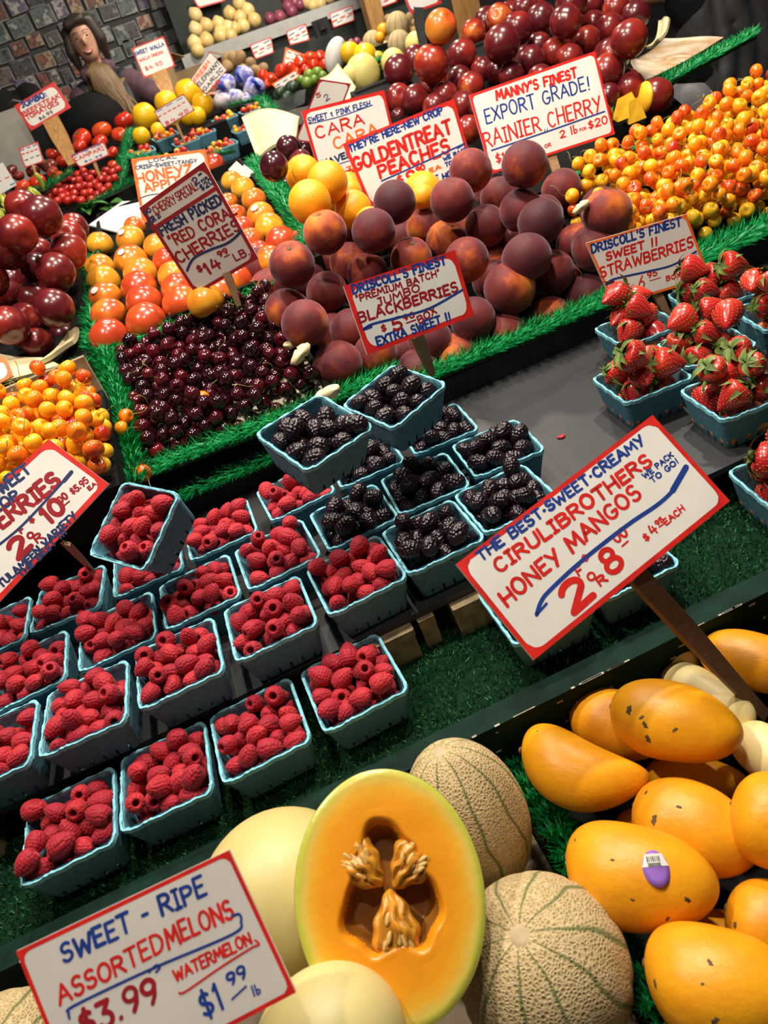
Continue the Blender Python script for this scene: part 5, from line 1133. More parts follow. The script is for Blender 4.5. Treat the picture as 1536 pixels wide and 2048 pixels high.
sign('large white card pricing export grade golden cherries', [(938, 190), (1190, 102), (1230, 268), (982, 348)], 1.60, (-.15, -.93, .32), 'r',
 [("MANNY'S FINEST", 994, 200, 1154, 154, 22, 'r', 5), ('EXPORT GRADE!', 973, 247, 1181, 178, 33, 'b', 3.6), ('RAINIER CHERRY', 971, 296, 1203, 222, 37, 'r', 4), ('2 lb', 1121, 276, 1155, 265, 17, 'r', 3), ('FOR', 1160, 263, 1173, 259, 7, 'r', 1.6), ('$20', 1178, 258, 1215, 246, 18, 'r', 3.4), ('$11', 994, 327, 1018, 319, 22, 'r', 3.6), ('OR', 1090, 296, 1102, 292, 8, 'r', 2)],
 [('b', 3, [(983, 301), (1095, 263), (1209, 223)]), ('b', 1.6, [(1088, 266), (1090, 258)]), ('b', 1.6, [(1093, 265), (1095, 257)])], [(at(1105, 300, 1.61), at(1125, 380, 1.64), .02, 'wood')], bw=.007)
sign('white card with orange border for local honey apples, half behind the cherry sign', [(262, 318), (410, 298), (436, 405), (285, 446)], 2.20, (.0, -.98, .2), 'o',
 [('LOCAL', 298, 326, 353, 316, 8, 'n', 2), ('CRISP-SWEET-TANGY', 272, 339, 394, 325, 9, 'n', 2.2), ('HONEYZ', 275, 366, 384, 346, 23, 'o', 5), ('APPLES', 291, 384, 378, 365, 19, 'o', 4.4)], [('n', 2, [(280, 397), (300, 390), (350, 383), (400, 372)])], [(at(350, 410, 2.21), at(366, 470, 2.22), .02, 'wood')], bw=.012)
sign('dark maroon-backed card seen edge on, behind the navel orange sign', [(639, 158), (702, 167), (655, 290), (590, 282)], 2.15, (-.45, -.85, -.05), 'd', [('5', 633, 196, 642, 193, 10, 'd', 2.5), ('2', 652, 203, 660, 197, 14, 'n', 2.2)], [], [(at(620, 280, 2.16), at(645, 395, 2.17), .015, 'stick')], bw=.007, face='white_dull')
sign('white card with orange border at the left edge, above the raspberry sign', [(-60, 745), (10, 712), (27, 752), (-45, 790)], 1.43, (0, -.8, .6), 'o', bw=.009)
# ================================================================== ACROSS THE AISLE
def thing_mesh(name, mb, mat, loc, label, cat, group=None, rot=None):
    o = mb.build(name, M[mat]); o.location = [float(c) for c in loc]
    if rot is not None: o.rotation_euler = rot
    return tag(o, label, cat, group)
# the far stall: a sloping black counter
far = empty('market_counter', (.4, 3.5, 0), 'dark counter of the stall across the aisle', 'counter')
for x0, x1, y1 in ((-1.9, .30, 4.46), (.301, 2.6, 5.0)):
    for nm, z0, z1, e in (('counter_top', .92, .95, 0), ('counter_base', 0, .919, .05)):
        o = slab(nm, x0, x1, 3.05 + e, y1, z0, z1, 'black'); o.parent = far; o.matrix_parent_inverse = Matrix.Translation(-Vector(far.location))
TOM = round_mesh('tomato_body', 'tomato', .050, 1, 1, .80, .20, .03, 5); TOMD = round_mesh('dark_tomato_body', 'tomato_dark', .046, 1, 1, .75, .20, .08, 7)
ROMA = round_mesh('plum_tomato_body', 'tomato', .026, 1, 1, 1.5, .0); CAMP = round_mesh('campari_body', 'campari', .018, 1, 1, .92, .1, 0, 5, 16, 10); TINY = round_mesh('small_tomato_body', 'small_tomato', .0115, 1, 1, 1.15, .05, 0, 5, 12, 8)
YEL = round_mesh('yellow_squash_body', 'yellow_veg', .058, 1, 1, 1.02, .12, .03, 4); PALE = round_mesh('pale_melon_body', 'pale_yellow', .075, 1, 1, 1.03, .04); ONI = round_mesh('onion_body', 'onion', .042, 1, 1, 1.0, -.18); RON = round_mesh('red_onion_body', 'red_onion', .040, 1, 1, .95, -.15)
POT = round_mesh('potato_body', 'potato', .038, 1.25, .95, .85, 0, .05, 3); LIM = round_mesh('green_fruit_body', 'lime', .032, 1, 1, .95, .05, .04, 6); AVO = round_mesh('dark_green_body', 'dark_leaf', .045, 1, 1, .8, .1, .12, 7); REDP = round_mesh('red_pepper_body', 'tomato', .036, 1, 1, 1.15, .25, .12, 4); BAGM = round_mesh('garlic_bag_body', 'bag', .062, 1.1, 1, .85, -.2, .06, 5)
mb = MB(); 
for k in range(5): 
    a = k * 1.2566; mb.add([(0, 0, .002), (.010 * math.cos(a - .3), .010 * math.sin(a - .3), .003), (.020 * math.cos(a), .020 * math.sin(a), -.002), (.010 * math.cos(a + .3), .010 * math.sin(a + .3), .003)], [(0, 1, 2, 3)], False)
mb.tube([(0, 0, 0), (.001, 0, .008)], .002, 6); TCAL = mb.mesh('tomato_calyx', M['leaf'])
def crate(pts, R, what):
    a = np.array(pts); lo, hi = a.min(0), a.max(0); zt = lo[2] - R * .8; zb = .951 if lo[1] < 4.95 else 0.0
    c = slab('produce_crate', lo[0] - R * .8, hi[0] + R * .8, lo[1] - R * .5, hi[1] + R, min(zb, zt - .03), zt, 'black'); tag(c, 'dark crate under the ' + what, 'crate')
def bunch(name, me, R, lst, depth, labels, cat, group, rot=None, cal=False, jit=.12):
    Ps = [at(x, y, F_PX * R / r if depth is None else depth(x, y) if callable(depth) else depth) for x, y, r in lst]
    if min(p[1] for p in Ps) < 5.35: crate(Ps, R, group)
    for i, (x, y, r) in enumerate(lst):
        d = F_PX * R / r if depth is None else depth(x, y) if callable(depth) else depth
        p = at(x, y, d); s = r * d / F_PX / R
        o = inst(name, me, p, rot(i) if rot else (rng.uniform(-.4, .4), rng.uniform(-.4, .4), rng.uniform(0, 6.28)), s, label=labels[i] if isinstance(labels, list) else labels, cat=cat, group=group)
        if cal: inst('calyx', TCAL, (0, 0, R * .62), parent=o)
pos = lambda w, n, tail: [f'{w}, {ORD[i]} from left {tail}' for i in range(n)]
L_ = sorted([(164, 277, 20), (204, 262, 20), (248, 242, 20), (240, 270, 17), (200, 285, 17), (159, 292, 15)])
bunch('tomato', TOM, .05, L_, lambda x, y: 3.55 + (290 - y) * .004, pos('big red beefsteak tomato', 6, 'in the row by the yellow squash'), 'tomato', 'beefsteak tomatoes', cal=True)
L_ = sorted([(105, 308, 13), (131, 298, 12), (128, 322, 15), (225, 305, 12), (118, 355, 14), (75, 364, 18), (45, 375, 16), (225, 330, 10)])
bunch('tomato', TOM, .05, L_, lambda x, y: 3.45 + (310 - y) * .004, pos('orange-red tomato', 8, 'behind the small vine tomatoes'), 'tomato', 'red tomatoes at the far stall', cal=True)
L_ = sorted([(98, 332, 16), (66, 342, 14), (83, 328, 12), (22, 341, 13), (38, 352, 11), (70, 322, 11), (105, 345, 13), (12, 355, 14)])
bunch('tomato', TOMD, .046, L_, lambda x, y: 3.25 + (345 - y) * .004, pos('dark ribbed heirloom tomato', 8, 'below the small red card'), 'tomato', 'heirloom tomatoes', cal=True)
# campari tomatoes: a loose pile
pts = []; q = random.Random(4)
for _ in range(4000):
    u, v = q.random(), q.random(); x = (138 * (1 - u) + 240 * u) * (1 - v) + (88 * (1 - u) + 192 * u) * v + q.uniform(-4, 4); y = (345 * (1 - u) + 338 * u) * (1 - v) + (408 * (1 - u) + 402 * u) * v
    if all(math.hypot(x - a, y - b_) > 10.5 for a, b_, _r in pts): pts.append((x, y, 8.4 - v * -.8))
bunch('vine_tomato', CAMP, .018, pts, lambda x, y: 3.22 - (y - 340) * .0035 + q.uniform(-.03, .03), 'small glossy red tomato in the pile under the red-bordered vine card', 'tomato', 'small red vine tomatoes')
L_ = sorted([(290, 233, 25), (333, 206, 23), (377, 188, 27), (406, 208, 21), (283, 272, 17), (316, 260, 14), (376, 230, 20), (395, 232, 17), (345, 236, 16)])
bunch('yellow_squash', YEL, .058, L_, lambda x, y: 3.25 + (270 - y) * .004, pos('smooth yellow squash', 9, 'in the pile around the small grey card'), 'squash', 'yellow squash')
# little baskets of mixed tomatoes
kb = [(283, 300), (330, 268), (371, 278), (352, 308), (404, 262), (447, 286), (416, 305), (449, 232), (487, 252), (502, 215), (528, 236)]
for i, (x, y) in enumerate(kb):
    dk = 3.05 + (300 - y) * .006; c = at(x, y + 4, dk)
    root = empty('berry_basket', c, 'far turquoise basket of small mixed tomatoes, ' + ORD[i] + ' from left', 'basket', 'far turquoise baskets'); root.rotation_euler = (.10, 0, .1)
    inst('body', BB, (0, 0, 0), parent=root); inst('rim', BR, (0, 0, 0), parent=root)
    pt = drop(lambda r_: (r_.uniform(-.042, .042), r_.uniform(-.042, .042)), lambda a, b_: -.020, .0125, 15, 20, 300 + i)
    for p in pt: inst('small_tomato', TINY, c + np.array([p[0], p[1], p[2] + .10 * p[1]]), rand_rot(), 1, label='small red or yellow tomato in the far basket ' + ORD[i] + ' from left', cat='tomato', group='small tomatoes in far basket ' + ORD[i])
    mb = beds_far = MB(); mb.box((0, 0, -.036), (.092, .092, .012)); o = mb.build('padding_sheet', M['basket'], root)
# garlic bags, potatoes, red peppers, limes, dark greens
bunch('garlic_bag', BAGM, .062, [(452, 170, 21), (489, 152, 20), (509, 178, 22), (472, 197, 18), (446, 203, 20), (497, 200, 15)], 3.75, pos('blue and white net bag of garlic', 6, 'behind the little baskets'), 'bag', 'net bags of garlic')
for i, (x0, y0, x1, y1) in enumerate([(420, 157, 448, 178), (472, 143, 482, 165), (505, 160, 518, 176)]):
    mb = MB(); a, b_ = at(x0, y0, 3.66), at(x1, y1, 3.70); mb.tube([a - a, (b_ - a) * .5 + np.array([0, 0, .006]), b_ - a], [.012, .009, .014], 8); thing_mesh('net_tie', mb, 'blue_tie', a, 'blue twisted net end of a garlic bag, ' + ORD[i] + ' from left', 'net tie')
bunch('potato', POT, .038, sorted([(455, 133, 13), (479, 118, 14), (502, 130, 12), (513, 143, 12), (466, 118, 12), (490, 140, 11), (525, 138, 11), (452, 118, 10)]), 4.3, pos('brown potato', 8, 'behind the garlic bags'), 'potato', 'brown potatoes', rot=lambda i: rand_rot())
bunch('red_pepper', REDP, .036, sorted([(526, 152, 11), (543, 160, 12), (563, 143, 12), (580, 136, 11), (601, 126, 13), (621, 118, 13), (641, 116, 12), (628, 132, 11), (592, 146, 10), (610, 140, 10), (648, 130, 10), (535, 168, 9)]), 4.2, pos('shiny red pepper', 12, 'in the far red pile'), 'pepper', 'red peppers', rot=lambda i: rand_rot())
bunch('green_fruit', LIM, .032, sorted([(618, 150, 11), (635, 145, 11), (614, 166, 12), (628, 160, 10), (645, 152, 10), (602, 160, 9)]), 3.9, pos('green round fruit', 6, 'by the red peppers'), 'green fruit', 'green fruit')
bunch('dark_green_bunch', AVO, .045, [(560, 187, 15), (584, 174, 14), (573, 196, 15)], 3.55, pos('dark green leafy head', 3, 'in the clear tub'), 'greens', 'dark green heads')
for (x, y, d, lab) in ((572, 192, 3.5, 'clear plastic tub of dark green heads'), (575, 226, 3.2, 'empty clear plastic tub in front of the filled one')):
    c = at(x, y, d); mb = MB(); b0, b1, h = .055, .075, .055
    for (A, B) in (((-1, -1), (1, -1)), ((1, -1), (1, 1)), ((1, 1), (-1, 1)), ((-1, 1), (-1, -1))):
        mb.add([(A[0] * b0, A[1] * b0, -h), (B[0] * b0, B[1] * b0, -h), (B[0] * b1, B[1] * b1, 0), (A[0] * b1, A[1] * b1, 0), (A[0] * b0 * .96, A[1] * b0 * .96, -h), (B[0] * b0 * .96, B[1] * b0 * .96, -h), (B[0] * b1 * .96, B[1] * b1 * .96, 0), (A[0] * b1 * .96, A[1] * b1 * .96, 0)], [(0, 1, 2, 3), (5, 4, 7, 6), (3, 2, 6, 7)], False)
    mb.add([(-b0, -b0, -h), (b0, -b0, -h), (b0, b0, -h), (-b0, b0, -h)], [(0, 1, 2, 3)], False); thing_mesh('plastic_tub', mb, 'plastic_clear', c, lab, 'tub', rot=(0, 0, .3))
bunch('pale_melon', PALE, .075, sorted([(726, 146, 34), (787, 125, 25), (832, 88, 22), (800, 150, 20), (702, 150, 18)]), lambda x, y: 2.95 + (150 - y) * .006, pos('pale yellow melon', 5, 'left of the big nectarine heap'), 'melon', 'pale yellow melons')
bunch('yellow_squash', YEL, .058, [(700, 106, 20), (730, 114, 25), (756, 118, 14)], lambda x, y: 3.5, pos('round yellow squash', 3, 'above the pale melons'), 'squash', 'round yellow squash')
bunch('orange', ORANGE, .043, [(766, 60, 12), (760, 75, 10)], 3.9, ['orange between the far cantaloupes, upper', 'orange between the far cantaloupes, lower'], 'orange', 'far oranges')
for i, (x, y, r) in enumerate([(746, 86, 21), (795, 52, 24), (799, 88, 24), (770, 106, 20)]):
    d = F_PX * .075 / r * .82; cantaloupe('cantaloupe', at(x, y, d), (.1, -.2, .9), r * d / F_PX, r * d / F_PX * 1.05, f'far striped cantaloupe, {ORD[i]} of four from left')
bunch('potato', POT, .038, [(820, 38, 10), (833, 48, 10), (838, 32, 9), (815, 60, 9), (778, 36, 8), (830, 64, 9)], 4.4, pos('pale small potato', 6, 'behind the far cantaloupes'), 'potato', 'pale potatoes', rot=lambda i: rand_rot())
bunch('red_onion', RON, .040, sorted([(690, 92, 8), (702, 87, 8), (714, 84, 8), (680, 98, 7), (724, 92, 8), (700, 96, 7)]), 4.3, pos('small purple onion', 6, 'below the grey shelf'), 'onion', 'small purple onions')
mb = MB(); mb.blob(16, 12, lambda t, a: (.05 * math.sin(t) * math.cos(a) * (1 + .2 * math.sin(3 * a)), .04 * math.sin(t) * math.sin(a), .09 * math.cos(t))); thing_mesh('plastic_bag', mb, 'white', at(672, 113, 3.7), 'crumpled white plastic bag beside the yellow squash', 'bag', rot=(.3, .5, 0))
# green peppers at the left, leaves under the white paper
for i in range(16):
    q = random.Random(i); x, y = q.uniform(-10, 84), 0; y = 428 - x * .62 + q.uniform(-14, 16); mb = MB(); L_ = .035
    mb.tube([(-L_, 0, 0), (-L_ * .3, .008, .004), (L_ * .4, .010, .004), (L_, 0, -.004)], [.007, .011, .009, .002], 8); thing_mesh('green_pepper', mb, 'pepper_green', at(x, y, 2.62 + (430 - y) * .004), 'pale green curved pepper in the pile behind the dark nectarines', 'pepper', 'pale green peppers', rot=rand_rot())
for i in range(9):
    q = random.Random(50 + i); mb = MB(); L_ = .07
    vs = []
    for k in range(6):
        s = k / 5
        for sg in (-1, 0, 1): vs.append((L_ * (s - .5), sg * .020 * math.sin(math.pi * (.1 + .85 * s)), .012 * math.sin(math.pi * s) + (.004 if sg else 0)))
    mb.add(vs, [(k * 3 + j, k * 3 + j + 1, k * 3 + j + 4, k * 3 + j + 3) for k in range(5) for j in (0, 1)]); thing_mesh('green_leaf', mb, 'leaf', at(q.uniform(165, 235), q.uniform(408, 426), 2.75), 'green leaf lying below the small vine tomatoes', 'leaf', 'green leaves', rot=(q.uniform(-.6, .6), q.uniform(-.6, .6), q.uniform(0, 6)))
# plastic grass at the far stall
V = lambda x, y, d: at(x, y, d)
for k, (path, lab) in enumerate([([V(160, 420, 2.95), V(215, 388, 3.0), V(268, 362, 3.05)], 'far plastic grass edging below the vine tomatoes'), ([V(232, 405, 3.05), V(246, 340, 3.3), V(262, 262, 3.6)], 'far plastic grass edging right of the vine tomatoes'),
        ([V(20, 395, 2.9), V(90, 375, 3.0), V(140, 345, 3.1)], 'far plastic grass edging by the heirloom tomatoes'), ([V(258, 312, 3.0), V(340, 325, 2.9), V(470, 300, 2.9)], 'far plastic grass edging in front of the little baskets'), ([V(455, 212, 3.3), V(520, 196, 3.3), V(555, 235, 3.1)], 'far plastic grass edging behind the little baskets'), ([V(742, 128, 3.1), V(780, 112, 3.2)], 'far plastic grass edging between the pale melons')]):
    grass_strip(path, .022, .035, 700, lab, 70 + k)
# far small cards
S2 = (-.05, -.98, .15)
def tagcard(label, px, d, border, mk, post=None, face='white', n=S2, bw=.010):
    return sign(label, px, d, n, border, mk, [], post or [], bw=bw, face=face, thick=.003)
post = lambda x, y, d, x1, y1, w_: [(at(x, y, d + .02), at(x1, y1, d + .02), w_, 'post')]
tagcard('white card with red border pricing jumbo beefsteak tomatoes', [(28, 212), (108, 163), (142, 215), (62, 262)], 3.35, 'r', [('JUMBO:', 45, 216, 94, 192, 13, 'b', 3.6), ('BEEFSTEAK', 48, 232, 120, 195, 11, 'r', 2.6), ('TOMATOES', 55, 240, 118, 208, 11, 'r', 2.6), ('$6.99', 80, 241, 106, 226, 8, 'k', 1.8)], post(98, 235, 3.35, 148, 330, .075), bw=.016)
tagcard('white card with red border pricing sweet onions on a wooden post', [(263, 97), (327, 72), (351, 132), (288, 157)], 3.5, 'r', [('SWEET WALLA', 270, 112, 329, 91, 9, 'b', 2), ('WALLA ONIONS', 280, 124, 327, 106, 7, 'r', 1.4), ('$4.95', 292, 142, 326, 129, 10, 'r', 1.6)], post(316, 140, 3.5, 345, 205, .075), bw=.008)
tagcard('narrow white card with red border for vine tomatoes', [(140, 312), (207, 282), (220, 310), (160, 336)], 3.05, 'r', [('ON THE VINE', 145, 314, 202, 290, 5, 'b', 1.3), ('CAMPARI', 151, 323, 208, 299, 9, 'r', 2), ('$4.99', 170, 326, 205, 312, 5, 'b', 1.2)], [(at(188, 322, 3.07), at(200, 352, 3.09), .014, 'post')], bw=.007)
tagcard('small white card with red border left of the tomato post', [(37, 297), (75, 283), (88, 323), (50, 336)], 3.2, 'r', [('---', 42, 304, 74, 292, 8, 'b', 2), ('----', 45, 312, 76, 301, 8, 'r', 2.6), ('---', 50, 324, 80, 313, 8, 'k', 2)], [(at(65, 325, 3.22), at(72, 350, 3.22), .012, 'post')], bw=.006)
tagcard('white card cut off at the left edge below the small red card', [(-40, 345), (5, 325), (33, 370), (-10, 395)], 2.9, None, [('--', -5, 368, 20, 356, 8, 'r', 2), ('-', 20, 372, 30, 368, 5, 'b', 2)], [(at(5, 385, 2.92), at(40, 470, 2.95), .012, 'post')])
tagcard('tilted card for elephant garlic by the net bags', [(380, 160), (420, 103), (455, 140), (413, 188)], 3.4, 'd', [('FRESH', 391, 166, 420, 126, 9, 'o', 2.4), ('ELEPHANT', 398, 174, 440, 127, 10, 'k', 2), ('GARLIC', 410, 183, 446, 140, 9, 'k', 2), ('$5', 426, 180, 440, 165, 8, 'r', 2)], bw=.004, face='white_dull')
tagcard('small greyish card with red border among the yellow squash', [(307, 223), (367, 187), (390, 220), (328, 257)], 3.05, 'd', [('---', 313, 228, 366, 197, 8, 'b', 1.6), ('------', 318, 238, 372, 207, 10, 'r', 2.4), ('$4.95', 332, 251, 378, 223, 8, 'r', 1.8)], [(at(350, 240, 3.07), at(372, 290, 3.12), .012, 'post')], bw=.005, face='white_dull')
tagcard('white card with orange border in front of the grey shelf', [(571, 94), (617, 112), (612, 138), (565, 130)], 4.25, 'o', [('---', 573, 106, 610, 118, 8, 'k', 2), ('---', 571, 118, 600, 126, 8, 'o', 2.6)], bw=.012)
tagcard('white card in front of the red peppers', [(543, 168), (592, 139), (600, 152), (556, 182)], 3.9, 'o', [('---', 552, 176, 590, 152, 8, 'k', 2), ('--', 585, 156, 597, 148, 6, 'r', 2)], bw=.008)
# the dark shelf with onions, the grey lip and its price tags
A, B = at(366, 124, 5.05), at(905, -65, 5.05); sx = unit(B - A); back = np.array([-.1, 1.0, 0]); back = unit(back - sx * (back @ sx)); upx = unit(np.cross(sx, back))
sh = empty('wall_shelf', A, 'dark green shelf with grey lip carrying onions', 'shelf')
def bar(name, o0, o1, mat, parent):
    mb = MB(); L_ = np.linalg.norm(B - A); c = [sx * s * L_ + back * u + upx * v for s in (0, 1) for u in (o0[0], o1[0]) for v in (o0[1], o1[1])]
    mb.hexa([c[0], c[4], c[6], c[2]], [c[1], c[5], c[7], c[3]]); return mb.build(name, M[mat], parent)
bar('lip', (-.03, -.045), (.0, .035), 'steel', sh); bar('shelf_panel', (0, -.03), (.75, -.005), 'shelf_dark', sh); bar('back_panel', (.62, 0), (.66, 1.1), 'shelf_dark', sh); bar('front_panel', (0.02, -1.5), (.06, -.045), 'shelf_dark', sh)
for i, px in enumerate([[(499, 90), (542, 74), (548, 105), (511, 119)], [(572, 63), (611, 47), (620, 80), (580, 91)], [(658, 27), (705, 10), (709, 41), (667, 56)]]):
    tagcard('small white price card with red border on the shelf lip, ' + ['lowest at the left', 'in the middle', 'highest, beside the post'][i], px, 4.98, 'r', [('--', px[0][0] + 5, px[0][1] + 12, px[1][0] - 2, px[1][1] + 9, 7, 'b', 2), ('---', px[0][0] + 7, px[0][1] + 20, px[1][0] + 1, px[1][1] + 17, 7, 'r', 3), ('--', px[3][0] + 6, px[3][1] - 7, px[2][0] - 4, px[2][1] - 10, 6, 'k', 1.6)], n=(-.1, -.99, .05), bw=.008)
tagcard('white card with red border at the top edge above the onions', [(380, -14), (444, -30), (450, 2), (397, 17)], 5.3, 'r', [], bw=.014); tagcard('white card with red border at the top edge right of the wooden post', [(748, -10), (788, -25), (795, 3), (755, 19)], 4.9, 'r', [('---', 754, 12, 790, -2, 8, 'r', 3)], bw=.010)
tagcard('white card with red border cut off at the top edge above the nectarines', [(800, -25), (862, -45), (884, 6), (822, 28)], 2.6, 'r', [('.', 826, 14, 830, 13, 4, 'b', 2)], [(at(835, 10, 2.62), at(846, 96, 2.62), .036, 'dark_metal')], bw=.010)
mb = MB(); mb.box((0, 0, 0), (.11, .05, .10)); mb.box((.0, -.03, .01), (.05, .03, .05)); thing_mesh('cable_box', mb, 'dark_metal', at(643, 55, 4.95), 'black electrical box hanging on the shelf lip', 'electrical box')
bunch('onion', ONI, .042, sorted([(391, 31, 14), (413, 52, 14), (391, 60, 14), (438, 49, 14), (460, 29, 14), (480, 37, 14), (479, 9, 14), (496, 22, 14), (509, 41, 14), (487, 53, 13), (441, 64, 13), (458, 56, 13), (389, 88, 15), (413, 82, 15), (441, 73, 14), (462, 73, 13), (395, 102, 14), (470, 58, 12)]), lambda x, y: 5.2 - (y - 40) * .003, pos('golden onion', 18, 'on the dark shelf') [:16] + ['golden onion, last but one at the right on the dark shelf', 'golden onion, rightmost on the dark shelf'], 'onion', 'golden onions on the shelf')
crate([at(x, y, F_PX * .034 / r) for x, y, r in PL[:6]], .034, 'dark plums'); crate([at(770, 106, F_PX * .075 / 20 * .82), at(799, 88, F_PX * .075 / 24 * .82), at(795, 95, 3.7)], .07, 'far cantaloupes'); crate([at(672, 125, 3.7), at(676, 122, 3.72)], .07, 'white plastic bag')
crate([at(690, 218, 2.55), at(650, 200, 2.7)], .04, 'leaning foam sheet'); crate([at(170, 425, 2.75), at(235, 425, 2.75)], .05, 'green leaves')
bunch('red_onion', RON, .040, sorted([(577, 14, 13), (590, 7, 13), (560, 34, 12), (540, 38, 12), (584, 24, 12), (600, 10, 11), (572, -4, 12)]), 5.3, pos('red onion', 7, 'on the dark shelf'), 'onion', 'red onions on the shelf')
bunch('onion', ONI, .042, sorted([(615, 5, 12), (632, -2, 12), (648, -8, 12), (626, 12, 11), (642, 8, 11), (660, -4, 11)]), 5.3, pos('tan onion', 6, 'right of the red ones on the shelf'), 'onion', 'tan onions on the shelf')
# posts
def post3(px, d, w_, mat, label):
    b_ = at(px[0], px[1], d); mb = MB(); mb.box((0, 0, 1.5), (w_, w_, 3.0)); o = mb.build('support_post', M[mat]); o.location = (float(b_[0]), float(b_[1]), 0); return tag(o, label, 'post')
post3((752, 50), 4.6, .10, 'post', 'varnished wooden post in front of the grey shelf'); post3((930, 0), 3.6, .10, 'post', 'wooden post behind the big nectarine heap')
# display of photo prints on the left
panel = slab('print_rack', -2.6, .62, 7.0, 7.05, .4, 2.9, 'wall'); tag(panel, 'grey panel covered in photo prints behind the person', 'rack')
M['print_edge'] = flat('print_border', (.30, .29, .27), .5, .6, 5)
PM = []
for k, st in enumerate([[(0, (.03, .03, .04)), (.5, (.20, .16, .14)), (1, (.45, .42, .38))], [(0, (.05, .02, .02)), (.5, (.30, .10, .06)), (1, (.5, .34, .22))], [(0, (.03, .05, .06)), (.5, (.14, .18, .16)), (1, (.42, .44, .40))], [(0, (.06, .04, .10)), (.5, (.20, .15, .28)), (1, (.5, .46, .44))], [(0, (.02, .02, .02)), (.5, (.10, .09, .09)), (1, (.30, .29, .28))]]):
    PM.append(fruit('print_picture', [(.30, tuple(.5 * c_ for c_ in st[0][1])), (.44, st[1][1]), (.53, st[0][1]), (.60, st[2][1]), (.72, tuple(.6 * c_ for c_ in st[1][1]))], 16, rnd=.2, rough=.4))
n_ = 0
for r_ in range(14):
    x = -2.3 + .07 * (r_ % 2); z = 1.02 + .125 * r_
    while x < .55:
        q = random.Random(n_); wd, hg = q.choice([(.13, .10), (.09, .115), (.16, .115), (.07, .10), (.11, .085)]); n_ += 1
        c = np.array([x + wd / 2, 6.985, z + q.uniform(-.02, .02)]); pxy = proj(c)
        if -40 < pxy[0] < 400 and -40 < pxy[1] < 330:
            root = empty('photo_print', c, 'small framed photo print on the grey panel at the back', 'photo print', 'photo prints on the back panel'); mb = MB(); mb.box((0, 0, 0), (wd, .012, hg)); mb.build('border', M['print_edge'], root)
            mb = MB(); mb.box((0, -.007, 0), (wd * q.uniform(.84, .97), .004, hg * q.uniform(.84, .96))); mb.build('picture', PM[q.randrange(5)], root); root.rotation_euler = (0, q.uniform(-.05, .05), 0)
        x += wd + q.uniform(.004, .03)
mb = MB(); mb.box((0, 0, 0), (.17, .06, .62)); mb.box((.05, -.02, .05), (.05, .06, .6)); M['blue_plastic'] = flat('pale_blue_plastic', (.34, .42, .58), .35, .25, 12); thing_mesh('plastic_roll', mb, 'blue_plastic', at(322, 22, 6.0), 'pale blue plastic sheeting hanging by the panel', 'plastic sheeting')
# boxes at the far left
M['carton'] = flat('cardboard', (.26, .17, .08), .8, .2, 10); M['carton_grey'] = flat('grey_carton', (.30, .28, .25), .8, .15, 8)
def carton(px, d, size, mat, label, rz):
    mb = MB(); mb.box((0, 0, 0), size); t = .004
    for sx_ in (-1, 1): mb.box((sx_ * size[0] * .62, 0, size[2] / 2 + size[0] * .05), (size[0] * .28, size[1], t), np.array([[math.cos(.5 * sx_), 0, math.sin(.5 * sx_)], [0, 1, 0], [-math.sin(.5 * sx_), 0, math.cos(.5 * sx_)]]))
    return thing_mesh('cardboard_box', mb, mat, at(*px, d), label, 'box', rot=(0, 0, rz))
carton((290, 203), 4.62, (.42, .30, .31), 'carton', 'brown cardboard box behind the yellow squash', .3); carton((388, 175), 4.72, (.36, .26, .22), 'carton', 'brown cardboard box below the grey shelf', -.2); carton((14, 300), 3.6, (.26, .24, .30), 'carton_grey', 'grey carton at the left edge', .2)
o = slab('stacking_table', .06, 1.0, 5.30, 5.75, 0, 1.22, 'black', label='dark table with boxes between the two people and the shelf', cat='table')

# ================================================================== PEOPLE
def smooth_body(name, balls, mat, parent, voxel=.012):
    """one continuous surface from overlapping tapered limbs (point, radius chains) and ellipsoids"""
    mb = MB()
    for b_ in balls:
        if b_[0] == 'e':
            c, r3, R_ = b_[1:]; mb.blob(20, 14, lambda t, p: (r3[0] * math.sin(t) * math.cos(p), r3[1] * math.sin(t) * math.sin(p), r3[2] * math.cos(t)), 0, lambda v: (R_ @ v if R_ is not None else v) + np.asarray(c))
        else:
            pts, rad = b_[1:]
            for i in range(len(pts)): mb.blob(14, 10, lambda t, p: (rad[i] * math.sin(t) * math.cos(p), rad[i] * math.sin(t) * math.sin(p), rad[i] * math.cos(t)), 0, lambda v: v + np.asarray(pts[i]))
            mb.tube(pts, rad, 14)
    o = mb.build(name, M[mat]); md = o.modifiers.new('r', 'REMESH'); md.mode = 'VOXEL'; md.voxel_size = voxel; ms = o.modifiers.new('s', 'SMOOTH'); ms.iterations = 6
    dg = bpy.context.evaluated_depsgraph_get(); me = bpy.data.meshes.new_from_object(o.evaluated_get(dg)); o.modifiers.clear(); o.data = me
    for p in me.polygons: p.use_smooth = True
    if not me.materials: me.materials.append(M[mat])
    o.parent = parent; return o
def P3(px, d): return at(px[0], px[1], d)
